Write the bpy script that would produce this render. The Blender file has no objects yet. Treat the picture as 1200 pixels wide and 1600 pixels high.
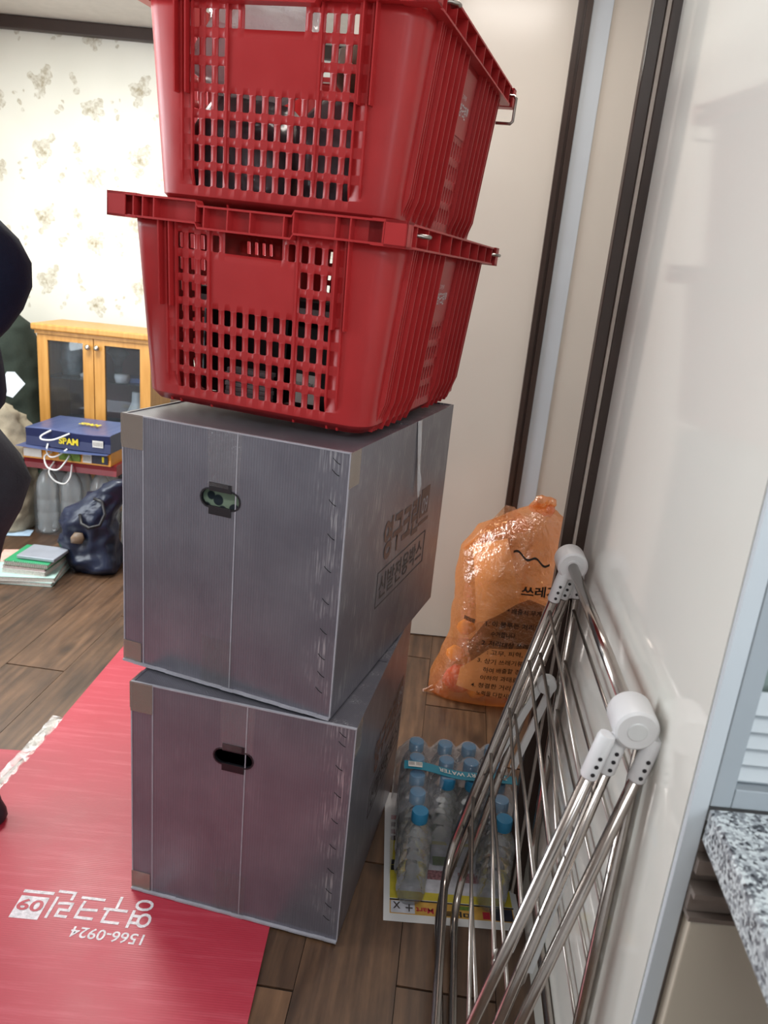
import bpy, bmesh, math, random
from mathutils import Vector, Matrix, noise
from mathutils.bvhtree import BVHTree

C = bpy.context.collection
SC = bpy.context.scene
R = math.radians
random.seed(7)

# ------------------------------------------------------------------ camera, world, lights, exposure
cam_d = bpy.data.cameras.new('camera')
cam = bpy.data.objects.new('camera', cam_d)
C.objects.link(cam)
PITCH, ROLL, EYE = R(17.4), R(5.56), 1.15
fw = Vector((0, math.cos(PITCH), -math.sin(PITCH)))
up = Vector((0, math.sin(PITCH), math.cos(PITCH)))
rt = Vector((1, 0, 0))
r2 = rt * math.cos(ROLL) + up * math.sin(ROLL)
u2 = up * math.cos(ROLL) - rt * math.sin(ROLL)
mw = Matrix((r2, u2, -fw)).transposed().to_4x4()
mw.translation = (0, 0, EYE)
cam.matrix_world = mw
cam_d.sensor_fit = 'VERTICAL'
cam_d.sensor_height = 32.0
cam_d.lens = 32.0 * 1200.0 / 1600.0
cam_d.clip_start = 0.02
cam_d.dof.use_dof = True
cam_d.dof.focus_distance = 1.35
cam_d.dof.aperture_fstop = 24.0 / 3.6
SC.camera = cam

w = bpy.data.worlds.new('world'); SC.world = w; w.use_nodes = True
w.node_tree.nodes['Background'].inputs[0].default_value = (0.75, 0.82, 0.95, 1)
w.node_tree.nodes['Background'].inputs[1].default_value = 0.25


def area(name, loc, rot, sx, sy, power, col):
    d = bpy.data.lights.new(name, 'AREA'); d.shape = 'RECTANGLE'
    d.size, d.size_y, d.energy, d.color = sx, sy, power, col
    o = bpy.data.objects.new(name, d); C.objects.link(o)
    o.location = loc; o.rotation_euler = rot
    return o


area('living_room_ceiling_lamp', (-1.25, 2.45, 1.97), (0, 0, 0), 0.60, 0.60, 42, (0.98, 1.0, 0.95))
area('left_wall_fill', (-1.96, 1.45, 1.20), (0, R(-90), 0), 1.3, 1.3, 46, (0.88, 0.95, 1.0))  # added side fill at the left wall, brightens the glossy door; no window there
area('kitchen_ceiling_lamp', (0.10, -0.45, 2.0), (0, 0, 0), 0.9, 0.5, 15, (0.97, 0.99, 1.0))
area('kitchen_window_daylight', (0.95, -0.45, 1.35), (R(90), 0, R(62)), 0.7, 0.8, 9, (0.82, 0.92, 1.0))
area('closet_corner_fill', (0.25, 1.75, 2.0), (0, 0, 0), 0.3, 0.3, 5, (1.0, 0.93, 0.86))  # added overhead fill for the orange bag, closet wall and small bottles

SC.view_settings.view_transform = 'Standard'
SC.view_settings.look = 'None'
SC.view_settings.gamma = 1.0
SC.view_settings.use_curve_mapping = False
SC.view_settings.exposure = 0.0
SC.cycles.transparent_max_bounces = 32


# ------------------------------------------------------------------ materials
def lin(c):
    return tuple((x / 12.92 if x <= 0.04045 else ((x + 0.055) / 1.055) ** 2.4) for x in c)


def hexc(h):
    return lin(tuple(int(h[i:i + 2], 16) / 255 for i in (0, 2, 4)))


class NT:
    def __init__(s, name):
        s.m = bpy.data.materials.new(name); s.m.use_nodes = True
        s.t = s.m.node_tree; s.n = s.t.nodes; s.l = s.t.links
        s.b = s.n['Principled BSDF']; s.out = s.n['Material Output']

    def add(s, typ, **kw):
        x = s.n.new(typ)
        for k, v in kw.items():
            setattr(x, k, v)
        return x

    def link(s, a, b):
        s.l.new(a, b)

    def coord(s, kind='Object'):
        return s.add('ShaderNodeTexCoord').outputs[kind]

    def math(s, op, a, b=None, c=None):
        x = s.add('ShaderNodeMath', operation=op)
        for i, v in enumerate((a, b, c)):
            if v is None:
                continue
            if isinstance(v, (int, float)):
                x.inputs[i].default_value = v
            else:
                s.link(v, x.inputs[i])
        return x.outputs[0]

    def map(s, vec, scale=(1, 1, 1), loc=(0, 0, 0), rot=(0, 0, 0)):
        x = s.add('ShaderNodeMapping'); s.link(vec, x.inputs[0])
        x.inputs['Scale'].default_value = scale; x.inputs['Location'].default_value = loc
        x.inputs['Rotation'].default_value = rot
        return x.outputs[0]

    def noise(s, vec, scale, detail=3, rough=0.5):
        x = s.add('ShaderNodeTexNoise'); s.link(vec, x.inputs['Vector'])
        x.inputs['Scale'].default_value = scale; x.inputs['Detail'].default_value = detail
        x.inputs['Roughness'].default_value = rough
        return x.outputs['Fac']

    def ramp(s, fac, stops):
        x = s.add('ShaderNodeValToRGB'); s.link(fac, x.inputs[0])
        e = x.color_ramp.elements
        while len(e) < len(stops):
            e.new(0.5)
        for k, (p, c) in enumerate(stops):
            e[k].position = p; e[k].color = (*c, 1) if len(c) == 3 else c
        return x.outputs[0]

    def mix(s, fac, a, b, typ='MIX'):
        x = s.add('ShaderNodeMix', data_type='RGBA', blend_type=typ)
        for i, v in ((0, fac), (6, a), (7, b)):
            if isinstance(v, (int, float)):
                x.inputs[i].default_value = v
            elif isinstance(v, tuple):
                x.inputs[i].default_value = (*v, 1)
            else:
                s.link(v, x.inputs[i])
        return x.outputs[2]

    def bump(s, h, strength, dist=0.002):
        x = s.add('ShaderNodeBump'); s.link(h, x.inputs['Height'])
        x.inputs['Strength'].default_value = strength; x.inputs['Distance'].default_value = dist
        s.link(x.outputs[0], s.b.inputs['Normal'])
        return x.outputs[0]

    def set(s, col=None, rough=None, metal=None, spec=None, coat=None):
        b = s.b.inputs
        if col is not None:
            if isinstance(col, tuple):
                b['Base Color'].default_value = (*col, 1)
            else:
                s.link(col, b['Base Color'])
        if rough is not None:
            if isinstance(rough, (int, float)):
                b['Roughness'].default_value = rough
            else:
                s.link(rough, b['Roughness'])
        if metal is not None: b['Metallic'].default_value = metal
        if spec is not None: b['Specular IOR Level'].default_value = spec
        if coat is not None:
            b['Coat Weight'].default_value = coat; b['Coat Roughness'].default_value = 0.06
        return s


def simple(name, h, rough=0.5, metal=0.0, var=0.12, scale=30, bump=0.0, bscale=200, coat=None, spec=None):
    """plain colour with a little procedural variation"""
    t = NT(name); c = hexc(h) if isinstance(h, str) else h
    v = t.coord()
    n = t.noise(v, scale, 4)
    dark = tuple(x * (1 - var) for x in c); lite = tuple(min(1, x * (1 + var)) for x in c)
    t.set(t.ramp(n, [(0.3, dark), (0.7, lite)]), rough, metal, spec, coat)
    if bump:
        t.bump(t.noise(v, bscale, 3), bump)
    return t.m


def film(name, tint, amount, gloss_rough=0.12, haze=(0.8, 0.85, 0.9), hazeamt=0.12, crinkle=0.0, cscale=60):
    """thin clear film: see-through, a little haze, a gloss layer"""
    t = NT(name)
    t.set(haze, gloss_rough, 0, 0.5)
    tr = t.add('ShaderNodeBsdfTransparent'); tr.inputs[0].default_value = (*tint, 1)
    gl = t.add('ShaderNodeBsdfGlossy'); gl.inputs['Roughness'].default_value = gloss_rough
    gl.inputs['Color'].default_value = (1, 1, 1, 1)
    if crinkle:
        b = t.bump(t.noise(t.coord(), cscale, 4, 0.6), crinkle, 0.004)
        t.link(b, gl.inputs['Normal'])
    fr = t.add('ShaderNodeLayerWeight'); fr.inputs['Blend'].default_value = 0.28
    m1 = t.add('ShaderNodeMixShader'); m1.inputs[0].default_value = hazeamt
    t.link(tr.outputs[0], m1.inputs[1]); t.link(t.b.outputs[0], m1.inputs[2])
    m2 = t.add('ShaderNodeMixShader')
    t.link(t.math('MULTIPLY', fr.outputs['Fresnel'], amount), m2.inputs[0])
    t.link(m1.outputs[0], m2.inputs[1]); t.link(gl.outputs[0], m2.inputs[2])
    t.link(m2.outputs[0], t.out.inputs[0])
    return t.m


def wood_floor_mat():
    t = NT('wood_print_vinyl')
    oi = t.add('ShaderNodeObjectInfo')
    tc = t.coord('Object')
    off = t.add('ShaderNodeVectorMath', operation='ADD'); t.link(tc, off.inputs[0])
    cmb = t.add('ShaderNodeCombineXYZ')
    for k in range(3):
        t.link(t.math('MULTIPLY', oi.outputs['Random'], 37.0 + 11 * k), cmb.inputs[k])
    t.link(cmb.outputs[0], off.inputs[1])
    v = off.outputs[0]
    warp = t.noise(t.map(v, (13, 3.6, 1)), 1.0, 5, 0.6)
    grain = t.noise(t.map(v, (95, 5, 1)), 1.0, 6, 0.65)
    g2 = t.add('ShaderNodeTexWave', wave_type='BANDS', bands_direction='X')
    t.link(t.map(v, (7, 0.9, 1)), g2.inputs[0]); g2.inputs['Scale'].default_value = 1.6
    g2.inputs['Distortion'].default_value = 9; g2.inputs['Detail'].default_value = 3
    g2.inputs['Detail Scale'].default_value = 0.8
    base = t.ramp(warp, [(0.28, hexc('1f1510')), (0.46, hexc('503928')), (0.74, hexc('7d5d44'))])
    col = t.mix(0.35, base, t.ramp(grain, [(0.3, hexc('241912')), (0.68, hexc('785a43'))]))
    col = t.mix(t.math('MULTIPLY', g2.outputs['Fac'], 0.3), col, hexc('2a1a12'))
    kn = t.add('ShaderNodeTexVoronoi'); t.link(t.map(v, (7, 3.4, 1)), kn.inputs['Vector'])
    kn.inputs['Scale'].default_value = 1.0
    kmask = t.ramp(kn.outputs['Distance'], [(0.04, (1, 1, 1)), (0.20, (0, 0, 0))])
    col = t.mix(t.math('MULTIPLY', kmask, 0.75), col, hexc('1e140e'))
    tone = t.ramp(oi.outputs['Random'], [(0, (0.82, 0.80, 0.78)), (1, (1.15, 1.12, 1.08))])
    col = t.mix(1.0, col, tone, 'MULTIPLY')
    t.set(col, t.ramp(grain, [(0.2, (0.34,) * 3), (0.8, (0.48,) * 3)]), 0, 0.75)
    t.bump(grain, 0.06, 0.001)
    return t.m


def wallpaper_mat():
    """repeating printed rose sprays on cream paper; u runs along the wall, v up it"""
    t = NT('rose_wallpaper')
    o = t.coord('Object')
    sep = t.add('ShaderNodeSeparateXYZ'); t.link(o, sep.inputs[0])
    ds = t.add('ShaderNodeTexNoise'); t.link(o, ds.inputs['Vector']); ds.inputs['Scale'].default_value = 22
    ds.inputs['Detail'].default_value = 3
    dsep = t.add('ShaderNodeSeparateColor'); t.link(ds.outputs['Color'], dsep.inputs[0])
    u0 = t.math('ADD', sep.outputs[0], t.math('MULTIPLY', t.math('SUBTRACT', dsep.outputs[0], 0.5), 0.055))
    v0 = t.math('ADD', sep.outputs[2], t.math('MULTIPLY', t.math('SUBTRACT', dsep.outputs[1], 0.5), 0.055))
    PU, PV = 0.43, 0.275
    fu = t.math('MULTIPLY', t.math('FRACT', t.math('DIVIDE', t.math('ADD', u0, 1.80), PU)), PU)
    fv = t.math('MULTIPLY', t.math('FRACT', t.math('DIVIDE', t.math('ADD', v0, 0.015), PV)), PV)
    blobs = [(.145, .150, .034, 1), (.120, .165, .022, .8), (.168, .182, .022, .8), (.178, .150, .017, .6), (.150, .110, .018, .7), (.128, .095, .013, .5),
             (.185, .205, .014, .5), (.300, .165, .017, .7), (.308, .130, .015, .6), (.290, .185, .010, .4),
             (.372, .060, .034, 1), (.400, .085, .022, .8), (.350, .045, .018, .7), (.408, .050, .015, .6), (.385, .025, .016, .6), (.335, .070, .012, .5),
             (.230, .060, .012, .5), (.215, .040, .009, .45), (.245, .085, .008, .4), (.050, .060, .012, .4), (.060, .030, .010, .4), (.040, .095, .009, .35), (.070, .110, .008, .3)]
    acc = None
    for (bx, by, r, s) in blobs:
        dx = t.math('SUBTRACT', fu, bx); dy = t.math('SUBTRACT', fv, by)
        d2 = t.math('ADD', t.math('MULTIPLY', dx, dx), t.math('MULTIPLY', dy, dy))
        m = t.math('MULTIPLY', t.math('SUBTRACT', 1.0, t.math('DIVIDE', d2, r * r)), s)
        acc = m if acc is None else t.math('MAXIMUM', acc, m)
    mask = t.ramp(acc, [(0.0, (0, 0, 0)), (0.22, (0.55,) * 3), (0.45, (0.38,) * 3), (0.95, (0.75,) * 3)])
    petal = t.noise(o, 75, 3, 0.6)
    pet = t.ramp(petal, [(0.35, (0.25,) * 3), (0.62, (1, 1, 1))])
    f = t.math('MULTIPLY', mask, pet)
    paper = t.ramp(t.noise(o, 3.0, 2), [(0.3, hexc('e9e8dd')), (0.7, hexc('f2f1e7'))])
    col = t.mix(f, paper, hexc('87723f'))
    t.set(col, 0.7, 0, 0.2)
    return t.m


def box_mat():
    t = NT('silver_corrugated_plastic')
    v = t.coord('Object')
    sep = t.add('ShaderNodeSeparateXYZ'); t.link(v, sep.inputs[0])
    xy = t.math('ADD', sep.outputs[0], sep.outputs[1])
    flute = t.math('SINE', t.math('MULTIPLY', xy, 2 * math.pi / 0.0046))
    n = t.noise(v, 9, 4)
    scr = t.noise(t.map(v, (300, 300, 14)), 1.0, 3, 0.6)
    col = t.ramp(n, [(0.3, hexc('72707a')), (0.7, hexc('83828b'))])
    col = t.mix(t.math('MULTIPLY', t.ramp(flute, [(0.0, (1, 1, 1)), (0.5, (0, 0, 0))]), 0.10), col, hexc('4c4a52'))
    # rubbed pale streaks near the glued edge and a few elsewhere
    big = t.noise(t.map(v, (26, 26, 17)), 1.0, 3)
    edge = t.math('SUBTRACT', 1.0, t.math('MULTIPLY', t.math('ABSOLUTE', t.math('ADD', sep.outputs[0], 0.022)), 26.0))
    edge = t.math('MAXIMUM', edge, 0.0)
    m = t.math('MULTIPLY', t.ramp(scr, [(0.48, (0, 0, 0)), (0.62, (1, 1, 1))]), t.ramp(big, [(0.46, (0, 0, 0)), (0.60, (1, 1, 1))]))
    m = t.math('MULTIPLY', m, t.math('ADD', t.math('MULTIPLY', edge, 0.75), 0.05))
    col = t.mix(m, col, hexc('c9c8cc'))
    t.set(col, 0.30, 0.45, 0.5)
    t.bump(flute, 0.10, 0.0006)
    return t.m


def crate_mat(h='b82d2f'):
    t = NT('red_crate_plastic')
    v = t.coord('Object')
    n = t.noise(v, 14, 4)
    c = hexc(h)
    col = t.ramp(n, [(0.3, tuple(x * .9 for x in c)), (0.7, c)])
    fine = t.noise(v, 420, 2)
    t.set(col, t.ramp(n, [(0.3, (0.30,) * 3), (0.7, (0.42,) * 3)]), 0, 0.45)
    t.bump(fine, 0.05, 0.0006)
    return t.m


def mat_red():
    t = NT('red_protective_sheet')
    v = t.coord('Object')
    sep = t.add('ShaderNodeSeparateXYZ'); t.link(v, sep.inputs[0])
    fl = t.math('SINE', t.math('MULTIPLY', sep.outputs[1], 2 * math.pi / 0.0045))
    n = t.noise(v, 5, 5, 0.6)
    scuff = t.noise(t.map(v, (5, 60, 1)), 1.0, 5, 0.65)
    col = t.ramp(n, [(0.3, hexc('a91f34')), (0.7, hexc('b3283e'))])
    col = t.mix(t.math('MULTIPLY', t.ramp(scuff, [(0.50, (0, 0, 0)), (0.75, (1, 1, 1))]), 0.35), col, hexc('d96a78'))
    t.set(col, t.ramp(n, [(0.3, (0.44,) * 3), (0.7, (0.56,) * 3)]), 0, 0.9)
    t.bump(fl, 0.10, 0.0006)
    return t.m


def granite_mat():
    t = NT('speckled_granite')
    v = t.coord('Object')
    vo = t.add('ShaderNodeTexVoronoi'); t.link(v, vo.inputs['Vector']); vo.inputs['Scale'].default_value = 330
    sp = t.add('ShaderNodeSeparateColor'); t.link(vo.outputs['Color'], sp.inputs[0])
    n = t.noise(v, 120, 4, 0.6)
    k = t.math('ADD', t.math('MULTIPLY', sp.outputs[0], 0.7), t.math('MULTIPLY', n, 0.4))
    col = t.ramp(k, [(0.22, hexc('303238')), (0.34, hexc('74777c')), (0.52, hexc('a3a9ad')), (0.78, hexc('d0d7d8'))])
    t.set(col, 0.28, 0, 0.5)
    return t.m


def steel(name, h='b9b3ad', rough=0.16):
    t = NT(name)
    v = t.coord('Object')
    n = t.noise(v, 60, 3)
    c = hexc(h)
    t.set(t.ramp(n, [(0.3, tuple(x * .92 for x in c)), (0.7, c)]), rough, 1.0)
    return t.m


def orange_film():
    t = NT('orange_bag_film')
    v = t.coord('Object')
    t.set(hexc('f3a266'), 0.16, 0, 0.6)
    bn = t.bump(t.math('ABSOLUTE', t.math('SUBTRACT', t.noise(v, 17, 4, 0.6), 0.5)), 0.6, 0.03)
    tr = t.add('ShaderNodeBsdfTransparent'); tr.inputs[0].default_value = (1.0, 0.78, 0.54, 1)
    tl = t.add('ShaderNodeBsdfTranslucent'); tl.inputs[0].default_value = (*hexc('ffb26a'), 1)
    gl = t.add('ShaderNodeBsdfGlossy'); gl.inputs['Roughness'].default_value = 0.10
    t.link(bn, gl.inputs['Normal'])
    a = t.add('ShaderNodeMixShader'); a.inputs[0].default_value = 0.5
    t.link(t.b.outputs[0], a.inputs[1]); t.link(tl.outputs[0], a.inputs[2])
    b = t.add('ShaderNodeMixShader'); b.inputs[0].default_value = 0.62
    t.link(a.outputs[0], b.inputs[1]); t.link(tr.outputs[0], b.inputs[2])
    c = t.add('ShaderNodeMixShader'); c.inputs[0].default_value = 0.13
    t.link(b.outputs[0], c.inputs[1]); t.link(gl.outputs[0], c.inputs[2])
    t.link(c.outputs[0], t.out.inputs[0])
    return t.m


def fabric(name, h, scale=260, var=0.25, fold=12):
    t = NT(name); v = t.coord('Object'); c = hexc(h)
    n = t.noise(v, fold, 4)
    f = t.noise(v, scale, 2)
    t.set(t.mix(0.25, t.ramp(n, [(0.3, tuple(x * (1 - var) for x in c)), (0.7, tuple(x * (1 + var) for x in c))]),
                t.ramp(f, [(0.3, tuple(x * .6 for x in c)), (0.7, tuple(min(1, x * 1.3) for x in c))])), 0.85, 0, 0.2)
    t.bump(t.math('ADD', t.math('MULTIPLY', n, 1.0), t.math('MULTIPLY', f, 0.1)), 0.5, 0.01)
    return t.m


def oak_mat():
    t = NT('honey_wood'); v = t.coord('Object')
    g = t.noise(t.map(v, (60, 60, 5)), 1.0, 4)
    t.set(t.ramp(g, [(0.3, hexc('b9823c')), (0.7, hexc('d29b52'))]), 0.38, 0, 0.4)
    return t.m


def floral_cloth():
    t = NT('floral_cloth'); v = t.coord('Object')
    vo = t.add('ShaderNodeTexVoronoi'); t.link(v, vo.inputs['Vector']); vo.inputs['Scale'].default_value = 48
    m = t.ramp(vo.outputs['Distance'], [(0.42, (1, 1, 1)), (0.50, (0, 0, 0))])
    t.set(t.mix(m, hexc('93a68f'), hexc('28323a')), 0.8)
    return t.m


M = dict(
    floor=wood_floor_mat(), groove=simple('floor_joint', '1b120d', 0.8),
    paper_wall=wallpaper_mat(), box=box_mat(), crate=crate_mat(), red=mat_red(), granite=granite_mat(),
    steel=steel('polished_steel', 'b4aca6', 0.17), wire=steel('steel_wire', 'b0aaa4', 0.28), alu=steel('satin_aluminium', 'a9b2b8', 0.42),
    cream=simple('cream_laminate', 'd3cbbf', 0.24, 0, 0.03, 2, spec=0.5),
    gloss=simple('gloss_cream_panel', 'e3e2da', 0.08, 0, 0.02, 2, spec=0.6),
    white_wall=simple('white_wallpaper', 'd9dadb', 0.6, 0, 0.03, 40), ceil=simple('ceiling_paper', 'cfc9c2', 0.85, 0, 0.04, 30),
    dark=simple('dark_brown_profile', '3a2c26', 0.35, 0, 0.12, 8), brown=simple('dark_brown_moulding', '3b2b25', 0.45, 0, 0.1, 20),
    pale_line=simple('pale_gasket', 'b5aaa0', 0.4), greywhite=simple('pale_grey_profile', 'c6cdd2', 0.38, 0, 0.03, 5),
    sash=simple('grey_sash_profile', 'a2aab0', 0.4, 0, 0.04, 5), slat=simple('louvre_slat', 'b9c0c4', 0.4, 0, 0.04, 10),
    white=simple('white_plastic', 'dededf', 0.38, 0, 0.03, 20), whitetr=simple('milky_plastic', 'd4d6d6', 0.3, 0, 0.05, 30),
    black=simple('black_plastic', '17151a', 0.45, 0, 0.2, 20), hole=simple('hole_black', '0a090a', 0.8),
    ltape=film('brown_packing_tape', (0.95, 0.91, 0.87), 0.5, 0.25, hexc('a3968b'), 0.45, 0.2, 90),
    ctape=film('clear_packing_tape', (0.985, 0.98, 0.975), 0.35, 0.12, (0.8, 0.78, 0.76), 0.04, 0.8, 130),
    crease=simple('pale_crease', 'a3a2aa', 0.45), ink=simple('print_ink_dark', '4b4240', 0.6), inkbr=simple('print_ink_brown', '6f5247', 0.6),
    whiteink=simple('print_ink_white', 'd6cdd0', 0.6, 0, 0.25, 160), oak=oak_mat(),
    bottle=film('clear_bottle_plastic', (0.99, 0.997, 1.0), 1.0, 0.05, (0.92, 0.96, 1.0), 0.10, 0.7, 55),
    bigbottle=film('large_bottle_plastic', (0.96, 0.985, 1.0), 1.0, 0.07, (0.93, 0.98, 1.0), 0.30, 0.35, 40),
    film=film('shrink_film', (0.98, 0.98, 0.99), 0.7, 0.12, (0.88, 0.88, 0.94), 0.12, 0.7, 45),
    bag=orange_film(), glass=film('cabinet_glass', (0.86, 0.90, 0.92), 1.0, 0.03, (0.5, 0.55, 0.6), 0.04),
    wglass=film('window_glass', (0.80, 0.86, 0.84), 1.0, 0.04, (0.5, 0.55, 0.5), 0.12),
    cap=simple('blue_cap', '2579a2', 0.42, 0, 0.06, 50), strap=simple('teal_strap', '157a92', 0.4, 0, 0.06, 30),
    paper=simple('white_paper', 'd8d8d8', 0.7, 0, 0.03, 30), yellow=simple('flyer_yellow', 'c9b83a', 0.6, 0, 0.1, 60),
    amber=simple('flyer_amber', 'c79a45', 0.6, 0, 0.1, 60), navyprint=simple('flyer_navy', '2b2c3c', 0.6, 0, 0.3, 120),
    redprint=simple('flyer_red', 'b22436', 0.6), greenprint=simple('flyer_green', '5f7a2a', 0.6, 0, 0.3, 90),
    pinkprint=simple('flyer_pink', '9c6f74', 0.6, 0, 0.5, 200), lilac=simple('flyer_lilac', 'c6c6ce', 0.6, 0, 0.15, 60),
    jacket=fabric('navy_jacket_cloth', '151a2e', 400, 0.3, 9), trousers=fabric('charcoal_trouser_cloth', '34353b', 320, 0.25, 14),
    shoe=simple('black_shoe', '20242a', 0.5, 0, 0.2, 40), skin=simple('skin', 'c79a80', 0.6, 0, 0.08, 40), hair=simple('black_hair', '14110f', 0.6, 0, 0.3, 150),
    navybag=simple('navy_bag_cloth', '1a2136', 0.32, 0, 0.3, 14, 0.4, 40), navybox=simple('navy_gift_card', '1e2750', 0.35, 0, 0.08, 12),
    navysheen=simple('navy_gift_card_sheen', '47527a', 0.3, 0, 0.08, 12), gold=simple('yellow_print', 'd9c52a', 0.5), orange=simple('orange_gift_card', 'd08a22', 0.45, 0, 0.08, 20),  # paler navy for the card top: its gloss sheen is painted into the colour
    redbag=simple('dark_red_gift_card', '7f1a25', 0.35, 0, 0.15, 12), rope=simple('white_cord', 'e6e6e6', 0.6, 0, 0.05, 200, 0.4, 400),
    label=simple('white_label', 'd5d2cd', 0.6, 0, 0.05, 60), beige=fabric('beige_pack_cloth', '9f9582', 300, 0.2, 16),
    olive=fabric('dark_green_cover', '303832', 200, 0.3, 6), greenglass=simple('green_glass', '12502e', 0.12, 0, 0.2, 20, spec=0.6),
    greenbook=simple('green_cover', '2f8f60', 0.4), mint=simple('mint_cover', 'a9c6bf', 0.45), pages=simple('page_block', 'c9c3ba', 0.8, 0, 0.2, 300),
    silver=simple('silver_box', 'a8adb8', 0.28, 0.3, 0.08, 20), pinkpaper=simple('pink_paper', 'd8a99c', 0.7), whitebag=simple('white_paper_bag', 'cfd0d4', 0.5, 0, 0.06, 20, 0.3, 30),
    purple=simple('dark_plum_cloth', '5c4c52', 0.28, 0, 0.5, 16, 0.9, 26), brownitem=simple('brown_bundle', '7a6552', 0.4, 0, 0.4, 20, 0.6, 30),
    wrap=film('clear_bag_wrap', (0.99, 0.995, 1.0), 0.45, 0.08, (0.9, 0.94, 0.97), 0.05, 0.5, 40), milky=film('milky_bag', (0.95, 0.95, 0.96), 0.9, 0.2, (0.9, 0.9, 0.93), 0.6, 1.0, 34),
    blackitem=simple('black_device', '121114', 0.35, 0, 0.2, 20), greydisc=simple('grey_case', '8a8284', 0.4, 0, 0.2, 60),
    peach=simple('peach_sheet', 'fbe6d2', 0.6, 0, 0.04, 20), plum=simple('dark_scrap', '4a3234', 0.5), redscrap=simple('red_scrap', 'c2413c', 0.5), yellowscrap=simple('yellow_scrap', 'e0a93c', 0.5),
    floral=floral_cloth(), figure=simple('grey_figurine', '6f7a80', 0.4, 0, 0.5, 25), inner=simple('cabinet_inside', '6a4448', 0.6), sheetgrey=simple('grey_white_sheet', 'b4bcc4', 0.7, 0, 0.04, 20), cartgrey=simple('grey_carton', '66717c', 0.6), bluebox=simple('blue_box', '27407c', 0.4),
    chrome=steel('brushed_knob', 'c8c2b4', 0.3), bluesheet=simple('pale_blue_sheet', 'a8c0d6', 0.6), brass=simple('brown_channel', '877b73', 0.35, 0.3), door_cream=simple('cabinet_door_cream', 'c9bfae', 0.4, 0, 0.03, 5),
    glow=None)


# ------------------------------------------------------------------ mesh helpers
class MB:
    def __init__(s):
        s.v, s.f, s.mi = [], [], []

    def quad(s, pts, mi=0):
        b = len(s.v); s.v += [tuple(p) for p in pts]; s.f.append(tuple(range(b, b + len(pts)))); s.mi.append(mi)
        return s

    def box(s, lo, hi, mat=None, bev=0.0, mi=0):
        x0, y0, z0 = lo; x1, y1, z1 = hi
        if bev <= 0:
            P = [(x0, y0, z0), (x1, y0, z0), (x1, y1, z0), (x0, y1, z0), (x0, y0, z1), (x1, y0, z1), (x1, y1, z1), (x0, y1, z1)]
            F = [(0, 3, 2, 1), (4, 5, 6, 7), (0, 1, 5, 4), (1, 2, 6, 5), (2, 3, 7, 6), (3, 0, 4, 7)]
        else:
            bm = bmesh.new(); bmesh.ops.create_cube(bm, size=1)
            for v in bm.verts:
                v.co = Vector(((x0 + x1) / 2 + v.co.x * (x1 - x0), (y0 + y1) / 2 + v.co.y * (y1 - y0), (z0 + z1) / 2 + v.co.z * (z1 - z0)))
            bmesh.ops.bevel(bm, geom=bm.edges[:], offset=bev, segments=2, affect='EDGES', profile=0.5)
            bm.verts.index_update()
            P = [v.co[:] for v in bm.verts]; F = [tuple(v.index for v in f.verts) for f in bm.faces]; bm.free()
        if mat is not None:
            P = [tuple(mat @ Vector(p)) for p in P]
        b = len(s.v); s.v += P; s.f += [tuple(i + b for i in f) for f in F]; s.mi += [mi] * len(F)
        return s

    def rings(s, rings, cap0=True, cap1=True, mi=0, close=True):
        n = len(rings[0]); b = len(s.v)
        for r in rings:
            s.v += [tuple(p) for p in r]
        for i in range(len(rings) - 1):
            for j in range(n if close else n - 1):
                k = (j + 1) % n
                s.f.append((b + i * n + j, b + i * n + k, b + (i + 1) * n + k, b + (i + 1) * n + j)); s.mi.append(mi)
        if cap0: s.f.append(tuple(b + j for j in reversed(range(n)))); s.mi.append(mi)
        if cap1:
            e = b + (len(rings) - 1) * n; s.f.append(tuple(e + j for j in range(n))); s.mi.append(mi)
        return s

    def tube(s, path, r, seg=10, mi=0, cyc=False):
        P = [Vector(p) for p in path]; n = len(P); rr = r if isinstance(r, (list, tuple)) else [r] * n
        T = []
        for i in range(n):
            a = P[i] - P[i - 1] if (i > 0 or cyc) else P[1] - P[0]
            c = P[(i + 1) % n] - P[i] if (i < n - 1 or cyc) else P[-1] - P[-2]
            t = a.normalized() + c.normalized(); T.append(t.normalized() if t.length > 1e-6 else c.normalized())
        nrm = T[0].orthogonal().normalized(); rings = []
        for i in range(n):
            nrm = (nrm - T[i] * nrm.dot(T[i])).normalized(); bn = T[i].cross(nrm)
            rings.append([P[i] + (nrm * math.cos(2 * math.pi * k / seg) + bn * math.sin(2 * math.pi * k / seg)) * rr[i] for k in range(seg)])
        if cyc:
            rings.append(rings[0]); return s.rings(rings, False, False, mi)
        return s.rings(rings, True, True, mi)

    def lathe(s, prof, c=(0, 0, 0), seg=20, mi=0, axis=None, cap0=True):
        rings = []
        for r, z in prof:
            rings.append([(r * math.cos(2 * math.pi * k / seg), r * math.sin(2 * math.pi * k / seg), z) for k in range(seg)])
        A = axis if axis is not None else Matrix.Identity(3)
        c = Vector(c)
        rings = [[tuple(c + A @ Vector(p)) for p in r] for r in rings]
        return s.rings(rings, cap0, True, mi)

    def build(s, name, mats, parent=None, smooth=False, angle=None):
        me = bpy.data.meshes.new(name); me.from_pydata(s.v, [], s.f)
        for m in (mats if isinstance(mats, (list, tuple)) else [mats]):
            me.materials.append(m)
        if any(s.mi): me.polygons.foreach_set('material_index', s.mi)
        bm = bmesh.new(); bm.from_mesh(me); bmesh.ops.recalc_face_normals(bm, faces=bm.faces[:]); bm.to_mesh(me); bm.free()
        if smooth:
            me.polygons.foreach_set('use_smooth', [True] * len(me.polygons))
            if angle: me.set_sharp_from_angle(angle=R(angle))
        me.update()
        o = bpy.data.objects.new(name, me); C.objects.link(o)
        if parent is not None: o.parent = parent
        return o


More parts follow.
